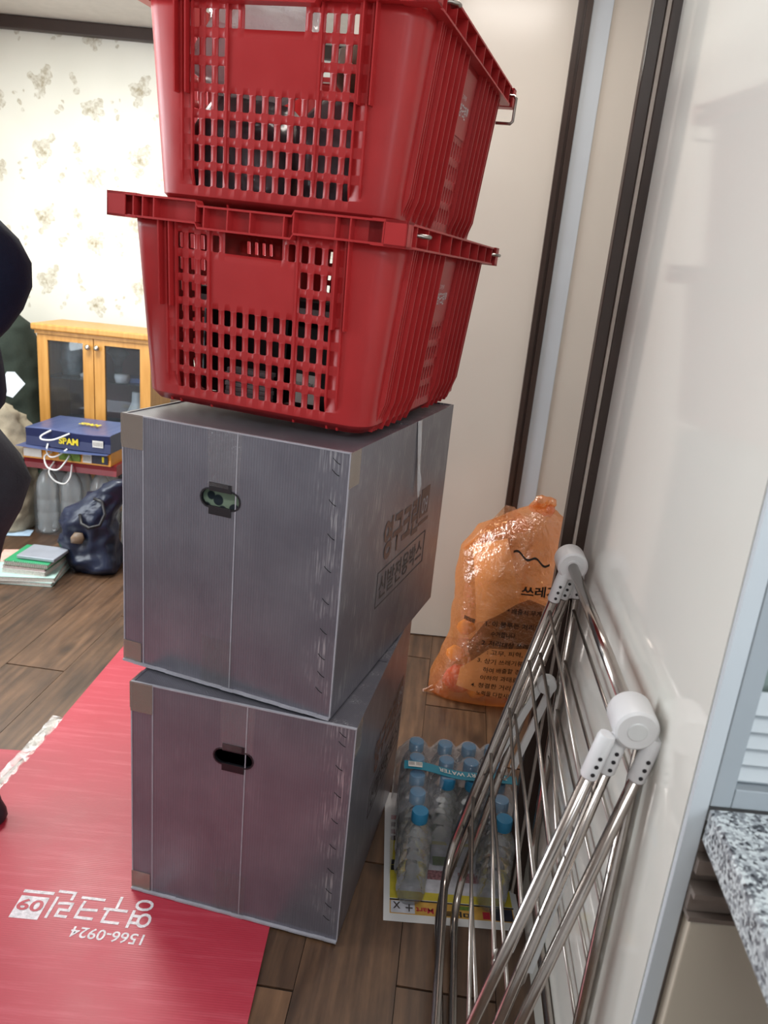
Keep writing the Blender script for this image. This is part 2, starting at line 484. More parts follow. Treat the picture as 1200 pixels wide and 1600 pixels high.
def tag(o, label=None, cat=None, group=None, kind=None):
    if label: o['label'] = label
    if cat: o['category'] = cat
    if group: o['group'] = group
    if kind: o['kind'] = kind
    return o


def thing(name, label, cat, loc=(0, 0, 0), rot=(0, 0, 0), group=None):
    o = bpy.data.objects.new(name, None); C.objects.link(o)
    o.location = loc; o.rotation_euler = rot; o.empty_display_size = 0.05
    return tag(o, label, cat, group)


def struct(o):
    o['kind'] = 'structure'; return o


def copy_tree(o, parent=None):
    c = o.copy(); C.objects.link(c); c.parent = parent
    for ch in list(o.children):
        copy_tree(ch, c)
    return c


def lettering(name, text, parent, org, ux, uy, W, H, m, off=0.0007, bold=0.012, conv=None, fit=True):
    """flat printed words: org is the lower left corner, ux/uy the reading and up directions"""
    cu = bpy.data.curves.new(name, 'FONT'); cu.body = text; cu.size = 1.0; cu.offset = bold; cu.resolution_u = 3
    to = bpy.data.objects.new('tmp_text', cu); C.objects.link(to)
    bpy.context.view_layer.update()
    dg = bpy.context.evaluated_depsgraph_get()
    me = bpy.data.meshes.new_from_object(to.evaluated_get(dg))
    bpy.data.objects.remove(to); bpy.data.curves.remove(cu)
    xs = [v.co.x for v in me.vertices]; ys = [v.co.y for v in me.vertices]
    x0, x1, y0, y1 = min(xs), max(xs), min(ys), max(ys)
    ux, uy, org = Vector(ux).normalized(), Vector(uy).normalized(), Vector(org); nz = ux.cross(uy)
    sx, sy = W / (x1 - x0), H / (y1 - y0)
    if not fit: sy = sx = min(sx, sy)
    for v in me.vertices:
        p = org + ux * ((v.co.x - x0) * sx) + uy * ((v.co.y - y0) * sy) + nz * off
        v.co = conv(p) if conv else p
    me.materials.clear(); me.materials.append(m); me.update()
    me.name = name
    o = bpy.data.objects.new(name, me); C.objects.link(o); o.parent = parent
    return o


def plate(name, outer, holes, thick, m, parent, frame=None):
    """flat plate with true holes, in local xz by default; thickness goes along +y"""
    bm = bmesh.new(); edges = []
    for loop in [outer] + holes:
        vs = [bm.verts.new((x, 0, z)) for x, z in loop]
        edges += [bm.edges.new((vs[i], vs[(i + 1) % len(vs)])) for i in range(len(vs))]
    bmesh.ops.triangle_fill(bm, use_beauty=True, use_dissolve=False, edges=edges)
    r = bmesh.ops.extrude_face_region(bm, geom=bm.faces[:])
    bmesh.ops.translate(bm, vec=(0, thick, 0), verts=[g for g in r['geom'] if isinstance(g, bmesh.types.BMVert)])
    bmesh.ops.recalc_face_normals(bm, faces=bm.faces[:])
    if frame is not None: bmesh.ops.transform(bm, matrix=frame, verts=bm.verts[:])
    me = bpy.data.meshes.new(name); bm.to_mesh(me); bm.free(); me.materials.append(m)
    o = bpy.data.objects.new(name, me); C.objects.link(o)
    if parent is not None: o.parent = parent
    return o


def lump(name, secs, m, parent=None, seg=28, amp=0.006, freq=14, seed=0.0, smooth=True, caps=(True, True), ridge=0.0):
    """lofted soft body; secs = (z, cx, cy, a, b, n) superellipse sections, with wrinkle noise"""
    if ridge and len(secs) < 14:
        fine = []
        for a_, b_ in zip(secs, secs[1:]):
            nn = max(1, round((b_[0] - a_[0]) / .012))
            fine += [tuple(a_[k] + (b_[k] - a_[k]) * (q / nn) for k in range(6)) for q in range(nn)]
        secs = fine + [secs[-1]]
    mb = MB(); rings = []
    for (z, cx, cy, a, b, n) in secs:
        r = []
        for k in range(seg):
            t = 2 * math.pi * k / seg; c, s = math.cos(t), math.sin(t)
            x = a * math.copysign(abs(c) ** (2 / n), c); y = b * math.copysign(abs(s) ** (2 / n), s)
            q = Vector((cx + x, cy + y, z)); d = noise.noise(q * freq + Vector((seed, seed * 1.7, seed * .3))) * amp
            d += noise.noise(q * freq * 2.7 + Vector((seed, 3, 1))) * amp * .5
            if ridge:
                d += ridge * (.28 - abs(noise.noise(q * freq * .8 + Vector((seed * 2, 1, seed))))) + ridge * .5 * (.28 - abs(noise.noise(q * freq * 1.9 + Vector((4, seed, 2)))))
            L = math.hypot(x, y) + 1e-6
            r.append((q.x + x / L * d, q.y + y / L * d, z + d * .4))
        rings.append(r)
    mb.rings(rings, *caps)
    return mb.build(name, m, parent, smooth)


# ================================================================== THE SETTING
CEIL = 2.02
# floor with its printed planks
fb = MB().box((-2.3, -1.6, -0.06), (1.3, 3.9, -0.004)).build('floor', M['groove']); struct(fb)
pk = None
YAWP = R(4.45)
for k in range(-14, 8):
    PW, PLN = 0.1695, 0.90
    if k == 0: start = 0.997
    elif k == -7: start = 1.90
    else: start = random.uniform(0, PLN)
    j0 = math.floor((-1.6 - start) / PLN)
    for j in range(j0, j0 + 8):
        y0 = start + j * PLN
        if y0 > 3.85: continue
        y1 = min(y0 + PLN, 3.88)
        if y0 < -1.55: y0 = -1.55
        if y1 - y0 < 0.04: continue
        x = 0.098 + (k + 0.5) * PW + 0.0782 * ((y0 + y1) / 2 - 1.0)
        if x < -2.2 or x > 1.2: continue
        if pk is None:
            pk = MB().box((-PW / 2 + .0009, -.5, -0.004), (PW / 2 - .0009, .5, 0.0), bev=0.0).build('floor_plank', M['floor'], fb)
            o = pk
        else:
            o = pk.copy(); C.objects.link(o)
        o.location = (x, (y0 + y1) / 2, 0); o.rotation_euler = (0, 0, -YAWP); o.scale = (1, (y1 - y0) - 0.0018, 1)

struct(MB().box((-2.3, -1.6, CEIL), (1.3, 3.9, CEIL + .06)).build('ceiling', M['ceil']))
struct(MB().box((-2.3, 3.66, 0), (1.3, 3.74, CEIL)).build('wall_back', M['paper_wall']))
struct(MB().box((-2.06, -1.6, 0), (-2.0, 3.66, CEIL)).build('wall_left', M['white_wall']))
struct(MB().box((1.06, -1.6, 0), (1.12, 2.34, CEIL)).build('wall_right', M['white_wall']))
struct(MB().box((-2.0, -1.5, 0), (1.06, -1.44, CEIL)).build('wall_front', M['white_wall']))
# ceiling moulding on the wallpapered wall
struct(MB().box((-2.0, 3.625, 1.968), (1.06, 3.659, 2.018), bev=0.004).build('trim_1', M['brown']))
# cream partition with closet doors facing the camera
WY = 2.336
struct(MB().box((-0.22, WY + .03, 0), (1.06, WY + .09, CEIL)).build('wall_middle', M['white_wall']))
d1 = struct(MB().box((-0.22, WY, 0.004), (0.378, WY + .029, CEIL)).build('door_1', M['cream']))
fr = MB()
fr.box((0.378, WY - .012, 0.002), (0.392, WY + .029, CEIL)); fr.box((0.392, WY - .004, 0.002), (0.400, WY + .029, CEIL)); fr.box((0.400, WY - .012, 0.002), (0.416, WY + .029, CEIL))
fr.build('stile', M['dark'], d1)
struct(MB().box((0.4165, WY - .004, 0.001), (0.470, WY + .029, CEIL)).build('trim_2', M['greywhite']))
struct(MB().box((0.4705, WY + .002, 0.001), (1.059, WY + .029, CEIL)).build('door_2', M['cream']))


def px_(y):
    return 0.309 + 0.0545 * (y - 0.614)


# glossy sliding door beside the drying rack
d3 = thing('door_3', None, None); d3['kind'] = 'structure'
yaw = -math.atan(0.0545)
d3.location = (px_(1.238), 1.238, 0); d3.rotation_euler = (0, 0, yaw)
L3 = (1.238 - 0.614) / math.cos(yaw)
MB().box((0, -L3 + .001, 0.001), (0.016, 0.0, CEIL)).build('door_leaf', M['gloss'], d3)
st = MB(); st.box((-0.014, -0.006, 0), (0.030, 0.022, CEIL), bev=0.0015); st.build('stile', M['dark'], d3)
MB().box((-0.0195, -0.004, 0.0), (-0.0145, 0.016, CEIL)).build('gasket', M['pale_line'], d3)
MB().box((-0.038, 0.000, 0.0), (-0.020, 0.022, CEIL), bev=0.0015).build('outer_stile', M['dark'], d3)

# kitchen end: post, window with louvres
struct(MB().box((0.3094, 0.607, 0.0), (0.3265, 0.6135, CEIL), bev=0.0008).build('trim_3', M['greywhite']))
KY = 0.614
w1 = thing('window_1', None, None); w1['kind'] = 'structure'
w1.location = (0.3268, KY - .008, 0)
W0, W1Z = 0.742, 0.7065
MB().box((0.0, 0, W1Z), (0.019, 0.03, 1.75), bev=0.001).build('window_stile', M['sash'], w1)
MB().box((0.701, 0, W1Z), (0.72, 0.03, 1.75), bev=0.001).build('window_stile', M['sash'], w1)
MB().box((0.0195, 0, W1Z), (0.7005, 0.03, 0.727), bev=0.001).build('bottom_rail', M['sash'], w1)
MB().box((0.0195, 0, 1.73), (0.7005, 0.03, 1.75), bev=0.001).build('top_rail', M['sash'], w1)
MB().box((0.0195, 0.012, 0.7275), (0.7005, 0.03, 0.733)).build('glazing_bead', M['greywhite'], w1)
MB().box((0.021, 0.022, 0.733), (0.699, 0.025, 1.729)).build('window_pane', M['wglass'], w1)
sl = None
for i in range(5):
    z = 0.7345 + i * 0.0172
    if sl is None:
        mb = MB(); mb.v = [(0.0205, 0.004, 0), (0.6995, 0.004, 0), (0.6995, 0.016, 0.0166), (0.0205, 0.016, 0.0166), (0.0205, 0.006, 0), (0.6995, 0.006, 0), (0.6995, 0.018, 0.0166), (0.0205, 0.018, 0.0166)]
        mb.f = [(0, 1, 2, 3), (7, 6, 5, 4), (0, 4, 5, 1), (2, 6, 7, 3), (1, 5, 6, 2), (0, 3, 7, 4)]; mb.mi = [0] * 6
        sl = mb.build('louvre_slat', M['slat'], w1); o = sl
    else:
        o = sl.copy(); C.objects.link(o)
    o.location = (0, 0, z)
struct(MB().box((0.3210, KY + .031, 0.0), (1.06, KY + .06, CEIL)).build('wall_kitchen', M['white_wall']))

# base cabinet under the window and the granite slab
kc = thing('kitchen_base_cabinet', 'cream kitchen base cabinet with brown grip channel under the granite slab', 'cabinet', (0.3268, KY - .002, 0))
MB().box((0.0, 0.0005, 0.10), (0.66, 0.030, 0.664)).build('carcass', M['brass'], kc)
MB().box((0.004, -0.016, 0.11), (0.655, 0.0, 0.582), bev=0.002).build('door', M['door_cream'], kc)
g = MB(); g.box((0.0, -0.012, 0.592), (0.655, 0.0, 0.612)); g.box((0.0, -0.020, 0.612), (0.655, 0.0, 0.618)); g.box((0.0, -0.012, 0.634), (0.655, 0.0, 0.650)); g.box((0, -.02, .586), (0.655, 0, .591))
g.build('grip_channel', M['brass'], kc)
MB().box((0.02, -0.004, 0.0), (0.64, 0.030, 0.0995)).build('plinth', M['dark'], kc)
cl = [(0.3270, 0.605), (0.3080, 0.40), (0.294, 0.12), (1.05, 0.12), (1.05, 0.605)]
gb = MB()
rg = []
for z, ins in ((0.6685, 0.0015), (0.670, 0.0), (0.703, 0.0), (0.7055, 0.0022)):
    rg.append([(x + (ins if x < .9 else 0), y - (ins if y > .5 else -ins), z) for x, y in cl])
gb.rings(rg)
gt = gb.build('granite_countertop', M['granite']); tag(gt, 'speckled grey granite countertop slab below the louvred window', 'countertop')

# ================================================================== RED SHEETS AND TAPE ON THE FLOOR
ms = thing('floor_mat', 'long red corrugated protective sheet with white print, under the silver boxes', 'mat', (-0.45, 1.4, 0.0012), (0, 0, 0))
P = [(-0.740, 2.10), (-0.758, 1.65), (-0.777, 1.40), (-0.800, 0.55), (-0.135, 0.55), (-0.136, 0.91), (-0.133, 1.09), (-0.120, 2.10)]
mb = MB(); mb.rings([[(x + .45, y - 1.4, z) for x, y in P] for z in (0.0, 0.0022)])
mb.build('sheet', M['red'], ms)
tz = 0.0022
Lx = (-1, 0.03, 0); Uy = (-0.03, -1, 0)


def mt(name, s, x, y, W, H, bold=0.03, mm=None):
    return lettering(name, s, ms, (x + .45, y - 1.4, tz), Lx, Uy, W, H, mm or M['whiteink'], 0.0005, bold)


mt('lettering', '영구크린', -0.343, 1.128, 0.187, 0.066, 0.008)
mt('lettering', '1566-0924', -0.345, 1.053, 0.128, 0.023, 0.012)
lg = MB(); lg.box((-0.591 + .45, 1.062 - 1.4, tz), (-0.540 + .45, 1.112 - 1.4, tz + .0005)); lg.build('logo_square', M['whiteink'], ms)
mt('logo_number', '09', -0.5425 , 1.104, 0.046, 0.026, 0.02, M['red']).location.z = 0.0006
MB().box((-0.592 + .45, 1.119 - 1.4, tz), (-0.536 + .45, 1.126 - 1.4, tz + .0005)).build('logo_bar', M['whiteink'], ms)

m2 = MB(); m2.rings([[(x, y, z) for x, y in [(-0.772, 1.527), (-1.35, 1.50), (-1.35, 0.55), (-0.815, 0.55), (-0.792, 1.40)]] for z in (0.0008, 0.0028)])
tag(m2.build('floor_mat', M['red']), 'second red sheet at the left edge, behind the tape and beneath the shoe', 'mat')
# crumpled clear tape along the joint
mb = MB(); rows = []
for i in range(40):
    t = i / 39; y = 1.34 + t * 0.325; x0 = -0.787 + (y - 1.34) * 0.07
    r = []
    for k in range(7):
        q = (k / 6 - .5) * .7; wv = 0.004 + 0.011 * abs(noise.noise(Vector((i * .42, k * .9, 2.1)))) + (0.012 * max(0, t - .55) * (1 - abs(q) * 1.2))
        r.append((x0 + q * 0.045 + 0.004 * noise.noise(Vector((i * .3, k, 7))), y, wv))
    rows.append(r)
mb.rings(rows, False, False, close=False)
tag(mb.build('tape_strip', M['ctape'], None, True), 'crumpled clear packing tape along the joint of the red sheets', 'tape')


# ================================================================== SILVER BOXES
def stadium(cx, cz, w, h, seg=8):
    r = h / 2; p = []
    for k in range(seg + 1):
        a = -math.pi / 2 + math.pi * k / seg; p.append((cx + w / 2 - r + r * math.cos(a), cz + r * math.sin(a)))
    for k in range(seg + 1):
        a = math.pi / 2 + math.pi * k / seg; p.append((cx - w / 2 + r + r * math.cos(a), cz + r * math.sin(a)))
    return p


def moving_box(label, corner, yawdeg, w, d, h, hz, hx, strip):
    y = R(yawdeg)
    # origin at the front right lower corner of the box
    t = thing('moving_box', label, 'box', corner, (0, 0, -y), 'silver corrugated moving boxes')
    T = 0.004
    # walls (front wall with a real hand hole)
    hole = stadium(hx, hz, 0.072, 0.031)
    plate('front_panel', [(-w, 0), (0, 0), (0, h), (-w, h)], [hole], T, M['box'], t)
    MB().box((-w, d - T, 0), (0, d, h)).build('back_panel', M['box'], t)
    MB().box((-T, T + .0002, 0), (0, d - T - .0002, h)).build('side_panel', M['box'], t)
    MB().box((-w, T + .0002, 0), (-w + T, d - T - .0002, h)).build('side_panel', M['box'], t)
    # lid flaps, slightly sagging between seams; bottom flaps
    mb = MB(); n = 12; rows = []
    for i in range(n + 1):
        x = -w + T + (w - 2 * T) * i / n; sag = 0.004 * math.sin(math.pi * i / n)
        rows.append([(x, T + .0003, h - .005 - sag), (x, d / 2 - .0008, h - .0055 - sag), (x, d / 2 - .0008, h - .002 - sag), (x, T + .0003, h - .001 - sag)])
    mb.rings(rows); mb.build('lid_flap', M['box'], t)
    mb = MB(); rows = [[(x, y0 + d / 2 + .0008 - (T + .0003), z) if False else (x, {0: d / 2 + .0008, 1: d - T - .0003, 2: d - T - .0003, 3: d / 2 + .0008}[q], z) for q, (x, y0, z) in enumerate(r)] for r in rows]
    mb.rings(rows); mb.build('lid_flap', M['box'], t)
    mb = MB(); mb.box((-w + T, T, 0.0005), (-T, d - T, 0.004)); mb.build('bottom_flap', M['box'], t)
    # pale folded edges
    e = MB(); e.box((-w - .0006, -.0012, h - .0016), (.0006, .0035, h + .0006)); e.build('top_edge', M['crease'], t)
    e = MB()
    for i in range(18):
        a0, a1 = -w + w * i / 18, -w + w * (i + 1) / 18
        z = 0.001 + 0.0016 * noise.noise(Vector((i * .7, h, 3))); e.box((a0, -.0055, max(.0, z)), (a1, .001, max(.0, z) + .0035))
    e.build('bottom_edge', M['crease'], t)
    e = MB(); e.box((-.0012, -.0012, 0.004), (.0008, .0022, h)); e.build('corner_edge', M['crease'], t)
    MB().box((-w - .0006, -.0008, 0.004), (-w + .0016, .002, h)).build('corner_edge', M['crease'], t)
    # fold lines pressed into the front
    MB().box((-w + .0395, -.0007, .004), (-w + .0412, 0, h - .002)).build('fold_line', M['crease'], t)
    MB().box((-w * .470, -.0007, .004), (-w * .470 + .0018, 0, h - .002)).build('fold_line', M['crease'], t)
    # black hand-hole insert: ring and two tabs
    ring = stadium(hx, hz, 0.0745, 0.0335); inn = stadium(hx, hz, 0.069, 0.028)
    hd = plate('hand_hole', ring, [inn], 0.006, M['black'], t); hd.location.y = -.0009
    for nm, dz0, dz1, mx in (('upper', .0125, .0265, .000), ('lower', -.0270, -.0125, .000)):
        MB().box((hx - .0205, -.0016, hz + dz0), (hx + .0205, -.0002, hz + dz1), bev=.0005).build('hand_hole_tab', M['black'], hd).location.y = .0009
    # slanted punch marks along the glued edge
    zs = [.955, .915, .81, .69, .57, .45, .335, .235, .165, .10]
    pm = None
    for z in zs:
        if pm is None:
            a = MB(); rows = []
            for k in range(6):
                q = k / 5; rows.append([(-.006 + .012 * q, -.0004, .008 * (1 - q) ** 1.6), (-.006 + .012 * q, -.0011, .008 * (1 - q) ** 1.6 + .0005), (-.006 + .012 * q, -.0004, .008 * (1 - q) ** 1.6 + .0012)])
            a.rings(rows); pm = a.build('punch_mark', M['hole'], t); o = pm
        else:
            o = pm.copy(); C.objects.link(o)
        o.location = (-.022 + .006 * noise.noise(Vector((z * 9, 1, 1))), 0, z * h)
    # tapes
    a = MB(); a.box((-w - .0012, -.0016, h - .056), (-w + .040, -.0008, h + .001)); a.box((-w - .0022, -.0016, h - .05), (-w - .0008, .04, h)); a.build('brown_tape', M['ltape'], t)
    a = MB(); a.box((-w - .0012, -.0016, .004), (-w + .036, -.0008, .042)); a.build('brown_tape', M['ltape'], t)
    a = MB(); a.box((.0004, -.001, h - .055), (.0012, .040, h)); a.build('brown_tape', M['ltape'], t)
    for z0, z1, xc in ((h - .092, h + .002, hx + .006), (-.0, .092, hx + .002)):
        a = MB(); rows = []
        for i in range(9):
            q = i / 8; z = z0 + (z1 - z0) * q; ww = .030 + .004 * noise.noise(Vector((q * 5, z0, 1)))
            rows.append([(xc - ww, -.0016 - .001 * abs(noise.noise(Vector((q * 8, 2, z0)))), max(z, .002)), (xc - ww * .3, -.0022, max(z, .002)), (xc + ww * .4, -.0015, max(z, .002)), (xc + ww, -.0024, max(z, .002))])
        a.rings(rows, False, False, close=False); a.build('clear_tape', M['ctape'], t)
    if strip:
        a = MB(); rows = []
        for i in range(12):
            q = i / 11; yy = .330 + .028 * q; z = h + .001 - .155 * q; ww = .013 * (1 - .55 * q)
            rows.append([(.0012 + .004 * q, yy - ww, z), (.004 + .008 * math.sin(q * 6) ** 2 * q, yy, z), (.0015 + .004 * q, yy + ww, z)])
        a.rings(rows, False, False, close=False); a.build('peeling_tape', M['milky'], t)
    a = MB(); rows = []
    for i in range(8):
        q = i / 7; yy = .337 - .01 * (1 - q); z = .004 + .10 * q
        rows.append([(.001, yy - .022, z), (.0035, yy, z + .002), (.0016, yy + .010, z + .004 * q)])
    a.rings(rows, False, False, close=False); a.build('clear_tape', M['ctape'], t)
    # printed words on the long side
    UX, UZ = (0, 1, 0), (0, 0, 1)
    lettering('lettering', '영구크린', t, (0, .188, .212), UX, UZ, .205, .080, M['inkbr'], .0006, .035)
    MB().box((.0002, .400, .2385), (.0007, .455, .298)).build('logo_square', M['inkbr'], t)
    lettering('logo_number', '09', t, (.0005, .408, .244), UX, UZ, .038, .034, M['crease'], .0006, .0)
    MB().box((.0002, .396, .222), (.0007, .462, .229)).build('logo_bar', M['inkbr'], t)
    lettering('lettering', '신발전용박스', t, (0, .186, .140), UX, UZ, .256, .047, M['ink'], .0006, .012)
    b = MB()
    for (ya, za, yb, zb) in ((.174, .128, .457, .1302), (.174, .196, .457, .1982), (.174, .128, .1765, .198), (.4545, .128, .457, .198)):
        b.box((.0002, ya, za), (.0006, yb, zb))
    b.build('printed_frame', M['ink'], t)
    return t


moving_box('silver corrugated plastic box standing on the floor, at the bottom of the stack', (-0.010, 1.076, 0.0036), 11.3, 0.400, 0.480, 0.439, .332, -.209, False)
ub = moving_box('silver corrugated plastic box under the red crates, with floral cloth in its hand hole', (-0.056, 1.093, 0.4440), 18.6, 0.402, 0.570, 0.4480, .336, -.216, True)
fc = lump('folded_cloth', [(.0, 0, 0, .10, .035, 3), (.03, 0, 0, .11, .045, 3), (.10, 0, 0, .11, .05, 3), (.36, 0, 0, .10, .045, 3), (.385, 0, 0, .05, .02, 2)], M['floral'], None, 24, .004, 10)
yy = R(18.6)
fc.location = Vector((-0.056, 1.093, 0.449)) + Vector((-.216 * math.cos(yy) + .065 * math.sin(yy), .216 * math.sin(yy) + .065 * math.cos(yy), 0)); fc.rotation_euler = (0, 0, -yy)
tag(fc, 'pale green cloth with dark flowers seen through the upper box hand hole', 'cloth')


# ================================================================== RED CRATES
def rrect(w, d, r, stations):
    """stations: list of ('f'|'r'|'b'|'l', u) or ('c', idx, t); returns point, normal"""
    out = []
    hw, hd = w / 2, d / 2
    cor = [(hw - r, -hd + r, -90), (hw - r, hd - r, 0), (-hw + r, hd - r, 90), (-hw + r, -hd + r, 180)]
    for s in stations:
        if s[0] == 'f': out.append((Vector((s[1], -hd)), Vector((0, -1))))
        elif s[0] == 'r': out.append((Vector((hw, s[1])), Vector((1, 0))))
        elif s[0] == 'b': out.append((Vector((s[1], hd)), Vector((0, 1))))
        elif s[0] == 'l': out.append((Vector((-hw, s[1])), Vector((-1, 0))))
        else:
            cx, cy, a0 = cor[s[1]]; a = R(a0 + 90 * s[2]); n = Vector((math.cos(a), math.sin(a)))
            out.append((Vector((cx, cy)) + n * r, n))
    return out


def crate(label, loc, yawdeg, roll, bail_down):
    t = thing('plastic_crate', label, 'crate', loc, (0, roll, -R(yawdeg)), 'red perforated crates on the boxes')
    WT, DT, WB, DB, H, RAD = .452, .612, .408, .568, .320, .040
    RZ = .286                      # underside of the rim
    pit = .0215; hw = .0060
    FC = .0015
    fu = sorted(sum([[(i - 7) * pit - hw, (i - 7) * pit - hw + FC, (i - 7) * pit + hw - FC, (i - 7) * pit + hw] for i in range(1, 14)], []))
    sc = [-.187, -.154, -.121, -.088] + [-.036, -.018, 0, .018, .036] + [.088, .121, .154, .187]
    sw = [.008] * 4 + [.0044] * 5 + [.008] * 4
    su = sorted(sum([[c - q, c - q + FC * .8, c + q - FC * .8, c + q] for c, q in zip(sc, sw)], []))
    fset = [-.160] + fu + [.160]
    sset = [-.24] + su + [.24]
    CS = [k / 6 for k in range(1, 6)]
    stn = [('f', u) for u in fset] + [('c', 0, k) for k in CS] + [('r', u) for u in sset] + [('c', 1, k) for k in CS] + \
          [('b', u) for u in reversed(fset)] + [('c', 2, k) for k in CS] + [('l', u) for u in reversed(sset)] + [('c', 3, k) for k in CS]
    rv = [.905, .775, .648, .522, .395, .265, .140]
    rh = .043
    vb = [.0, .045] + sorted(sum([[c - rh, c - rh + .0065, c + rh - .0065, c + rh] for c in rv], [])) + [1.0]
    top = rrect(WT, DT, RAD, stn); bot = rrect(WB, DB, RAD, stn)

    def pt(i, v, off=0.0):
        p = bot[i][0].lerp(top[i][0], v); n = bot[i][1]
        inset = 0.0
        if v < .045: inset = .012 * (1 - v / .045) ** 1.5
        q = p + n * (off - inset)
        return Vector((q.x, q.y, .002 + RZ * v))
    N = len(stn)

    def is_hole(i, j):
        a, b = stn[i], stn[(i + 1) % N]
        if a[0] != b[0] or a[0] == 'c': return None
        vm = (vb[j] + vb[j + 1]) / 2
        row = next((k for k, c in enumerate(rv) if abs(c - vm) < rh), None)
        if row is None: return None
        um = (a[1] + b[1]) / 2
        if a[0] in 'fb':
            c = round(um / pit) + 7
            if abs(um - (c - 7) * pit) > hw - 1e-5 or c < 1 or c > 13: return None
            if row == 0: return 5 > c or c > 9
            if row in (1, 2): return c <= 3 or c >= 11
            return True
        k = next((q for q, cc in enumerate(sc) if abs(cc - um) < sw[q] - 1e-5), None)
        if k is None: return None
        if 4 <= k <= 8: return row >= 3
        return True

    def in_grip(i, j):
        a, b = stn[i], stn[(i + 1) % N]
        if a[0] not in 'fb' or a[0] != b[0]: return False
        vm = (vb[j] + vb[j + 1]) / 2
        return vm > .862 and abs((a[1] + b[1]) / 2) < 2.35 * pit
    bm = bmesh.new(); cache = {}

    def V(i, v):
        k = (i % N, round(v, 4), 0)
        if k not in cache: cache[k] = bm.verts.new(pt(i % N, v))
        return cache[k]
    for i in range(N):
        for j in range(len(vb) - 1):
            if in_grip(i, j): continue
            a, b, c, d = V(i, vb[j]), V(i + 1, vb[j]), V(i + 1, vb[j + 1]), V(i, vb[j + 1])
            if is_hole(i, j):
                # keep only the corner triangles of each hole, which round it off
                le, ri, lo_, hi = (not is_hole((i - 1) % N, j)), (not is_hole((i + 1) % N, j)), (not is_hole(i, j - 1)), (not (j + 2 < len(vb) and is_hole(i, j + 1)))
                if le and lo_: bm.faces.new((a, b, d))
                elif ri and lo_: bm.faces.new((a, b, c))
                elif le and hi: bm.faces.new((a, c, d))
                elif ri and hi: bm.faces.new((b, c, d))
                continue
            bm.faces.new((a, b, c, d))
    # base floor grid
    bmesh.ops.remove_doubles(bm, verts=bm.verts[:], dist=1e-5)
    bmesh.ops.recalc_face_normals(bm, faces=bm.faces[:])
    me = bpy.data.meshes.new('crate_body'); bm.to_mesh(me); bm.free(); me.materials.append(M['crate'])
    body = bpy.data.objects.new('crate_body', me); C.objects.link(body); body.parent = t
    md = body.modifiers.new('thickness', 'SOLIDIFY'); md.thickness = .0028; md.offset = -1
    me.polygons.foreach_set('use_smooth', [True] * len(me.polygons)); me.set_sharp_from_angle(angle=R(35))
    # base: plate with slots
    ol = [(q[0].x + (-q[1].x * .013), q[0].y + (-q[1].y * .013)) for q in rrect(WB, DB, RAD, [('c', k, f) for k in range(4) for f in (0, .25, .5, .75, 1)])]
    hs = []
    for ix in range(-4, 5):
        for iy in range(-5, 6):
            x, y = ix * .038, iy * .046; hs.append([(x - .010, y - .014), (x + .010, y - .014), (x + .010, y + .014), (x - .010, y + .014)])
    plate('crate_base', ol, hs, .003, M['crate'], t, Matrix(((1, 0, 0, 0), (0, 0, 1, 0), (0, 1, 0, .0015), (0, 0, 0, 1))))
    # rim: outward C channel swept round, a little lower over the grip
    rs = [('f', u) for u in (-.18, -.12, -.090, -.086, 0, .070, .074, .12, .18)] + [('c', 0, k) for k in (0, .25, .5, .75, 1)] + [('r', u) for u in (-.2, -.1, 0, .1, .2)] + \
         [('c', 1, k) for k in (0, .25, .5, .75, 1)] + [('b', u) for u in (.18, .074, .070, 0, -.086, -.090, -.18)] + [('c', 2, k) for k in (0, .25, .5, .75, 1)] + [('l', u) for u in (.2, .1, 0, -.1, -.2)] + [('c', 3, k) for k in (0, .25, .5, .75, 1)]
    rt_ = rrect(WT, DT, RAD * .55, rs)
    prof = [(-.001, 0), (.019, 0), (.019, .003), (.002, .003), (.002, .031), (.019, .031), (.019, .034), (-.001, .034)]
    rings = []
    for s, (p, n) in zip(rs, rt_):
        dz = -.007 if s[0] in 'fb' and -.0865 <= s[1] <= .0705 else 0
        rings.append([(p.x + n.x * o_, p.y + n.y * o_, RZ + z + dz) for o_, z in prof])
    rings.append(rings[0])
    MB().rings(rings, False, False).build('rim', M['crate'], t)
    # end lugs of the front and back rim bars, rim webs
    for sgn in (-1, 1):
        y0, y1 = (-DT / 2 - .0185, -DT / 2 - .0005) if sgn < 0 else (DT / 2 + .0005, DT / 2 + .0185)
        for u in (-.200, -.183, -.163, -.089, -.075, -.035, .003, .058, .073, .140, .162, .212):
            dz = -.007 if -.0865 <= u <= .0705 else 0
            MB().box((u - .0011, y0, RZ + .003 + dz), (u + .0011, y1, RZ + .031 + dz)).build('rim_web', M['crate'], t)
        x0, x1 = (-WT / 2 - .0185, -WT / 2 - .0005) if sgn < 0 else (WT / 2 + .0005, WT / 2 + .0185)
        for u in (-.27, -.21, -.14, -.07, 0, .07, .14, .21, .27):
            MB().box((x0, u - .0011, RZ + .003), (x1, u + .0011, RZ + .031)).build('rim_web', M['crate'], t)
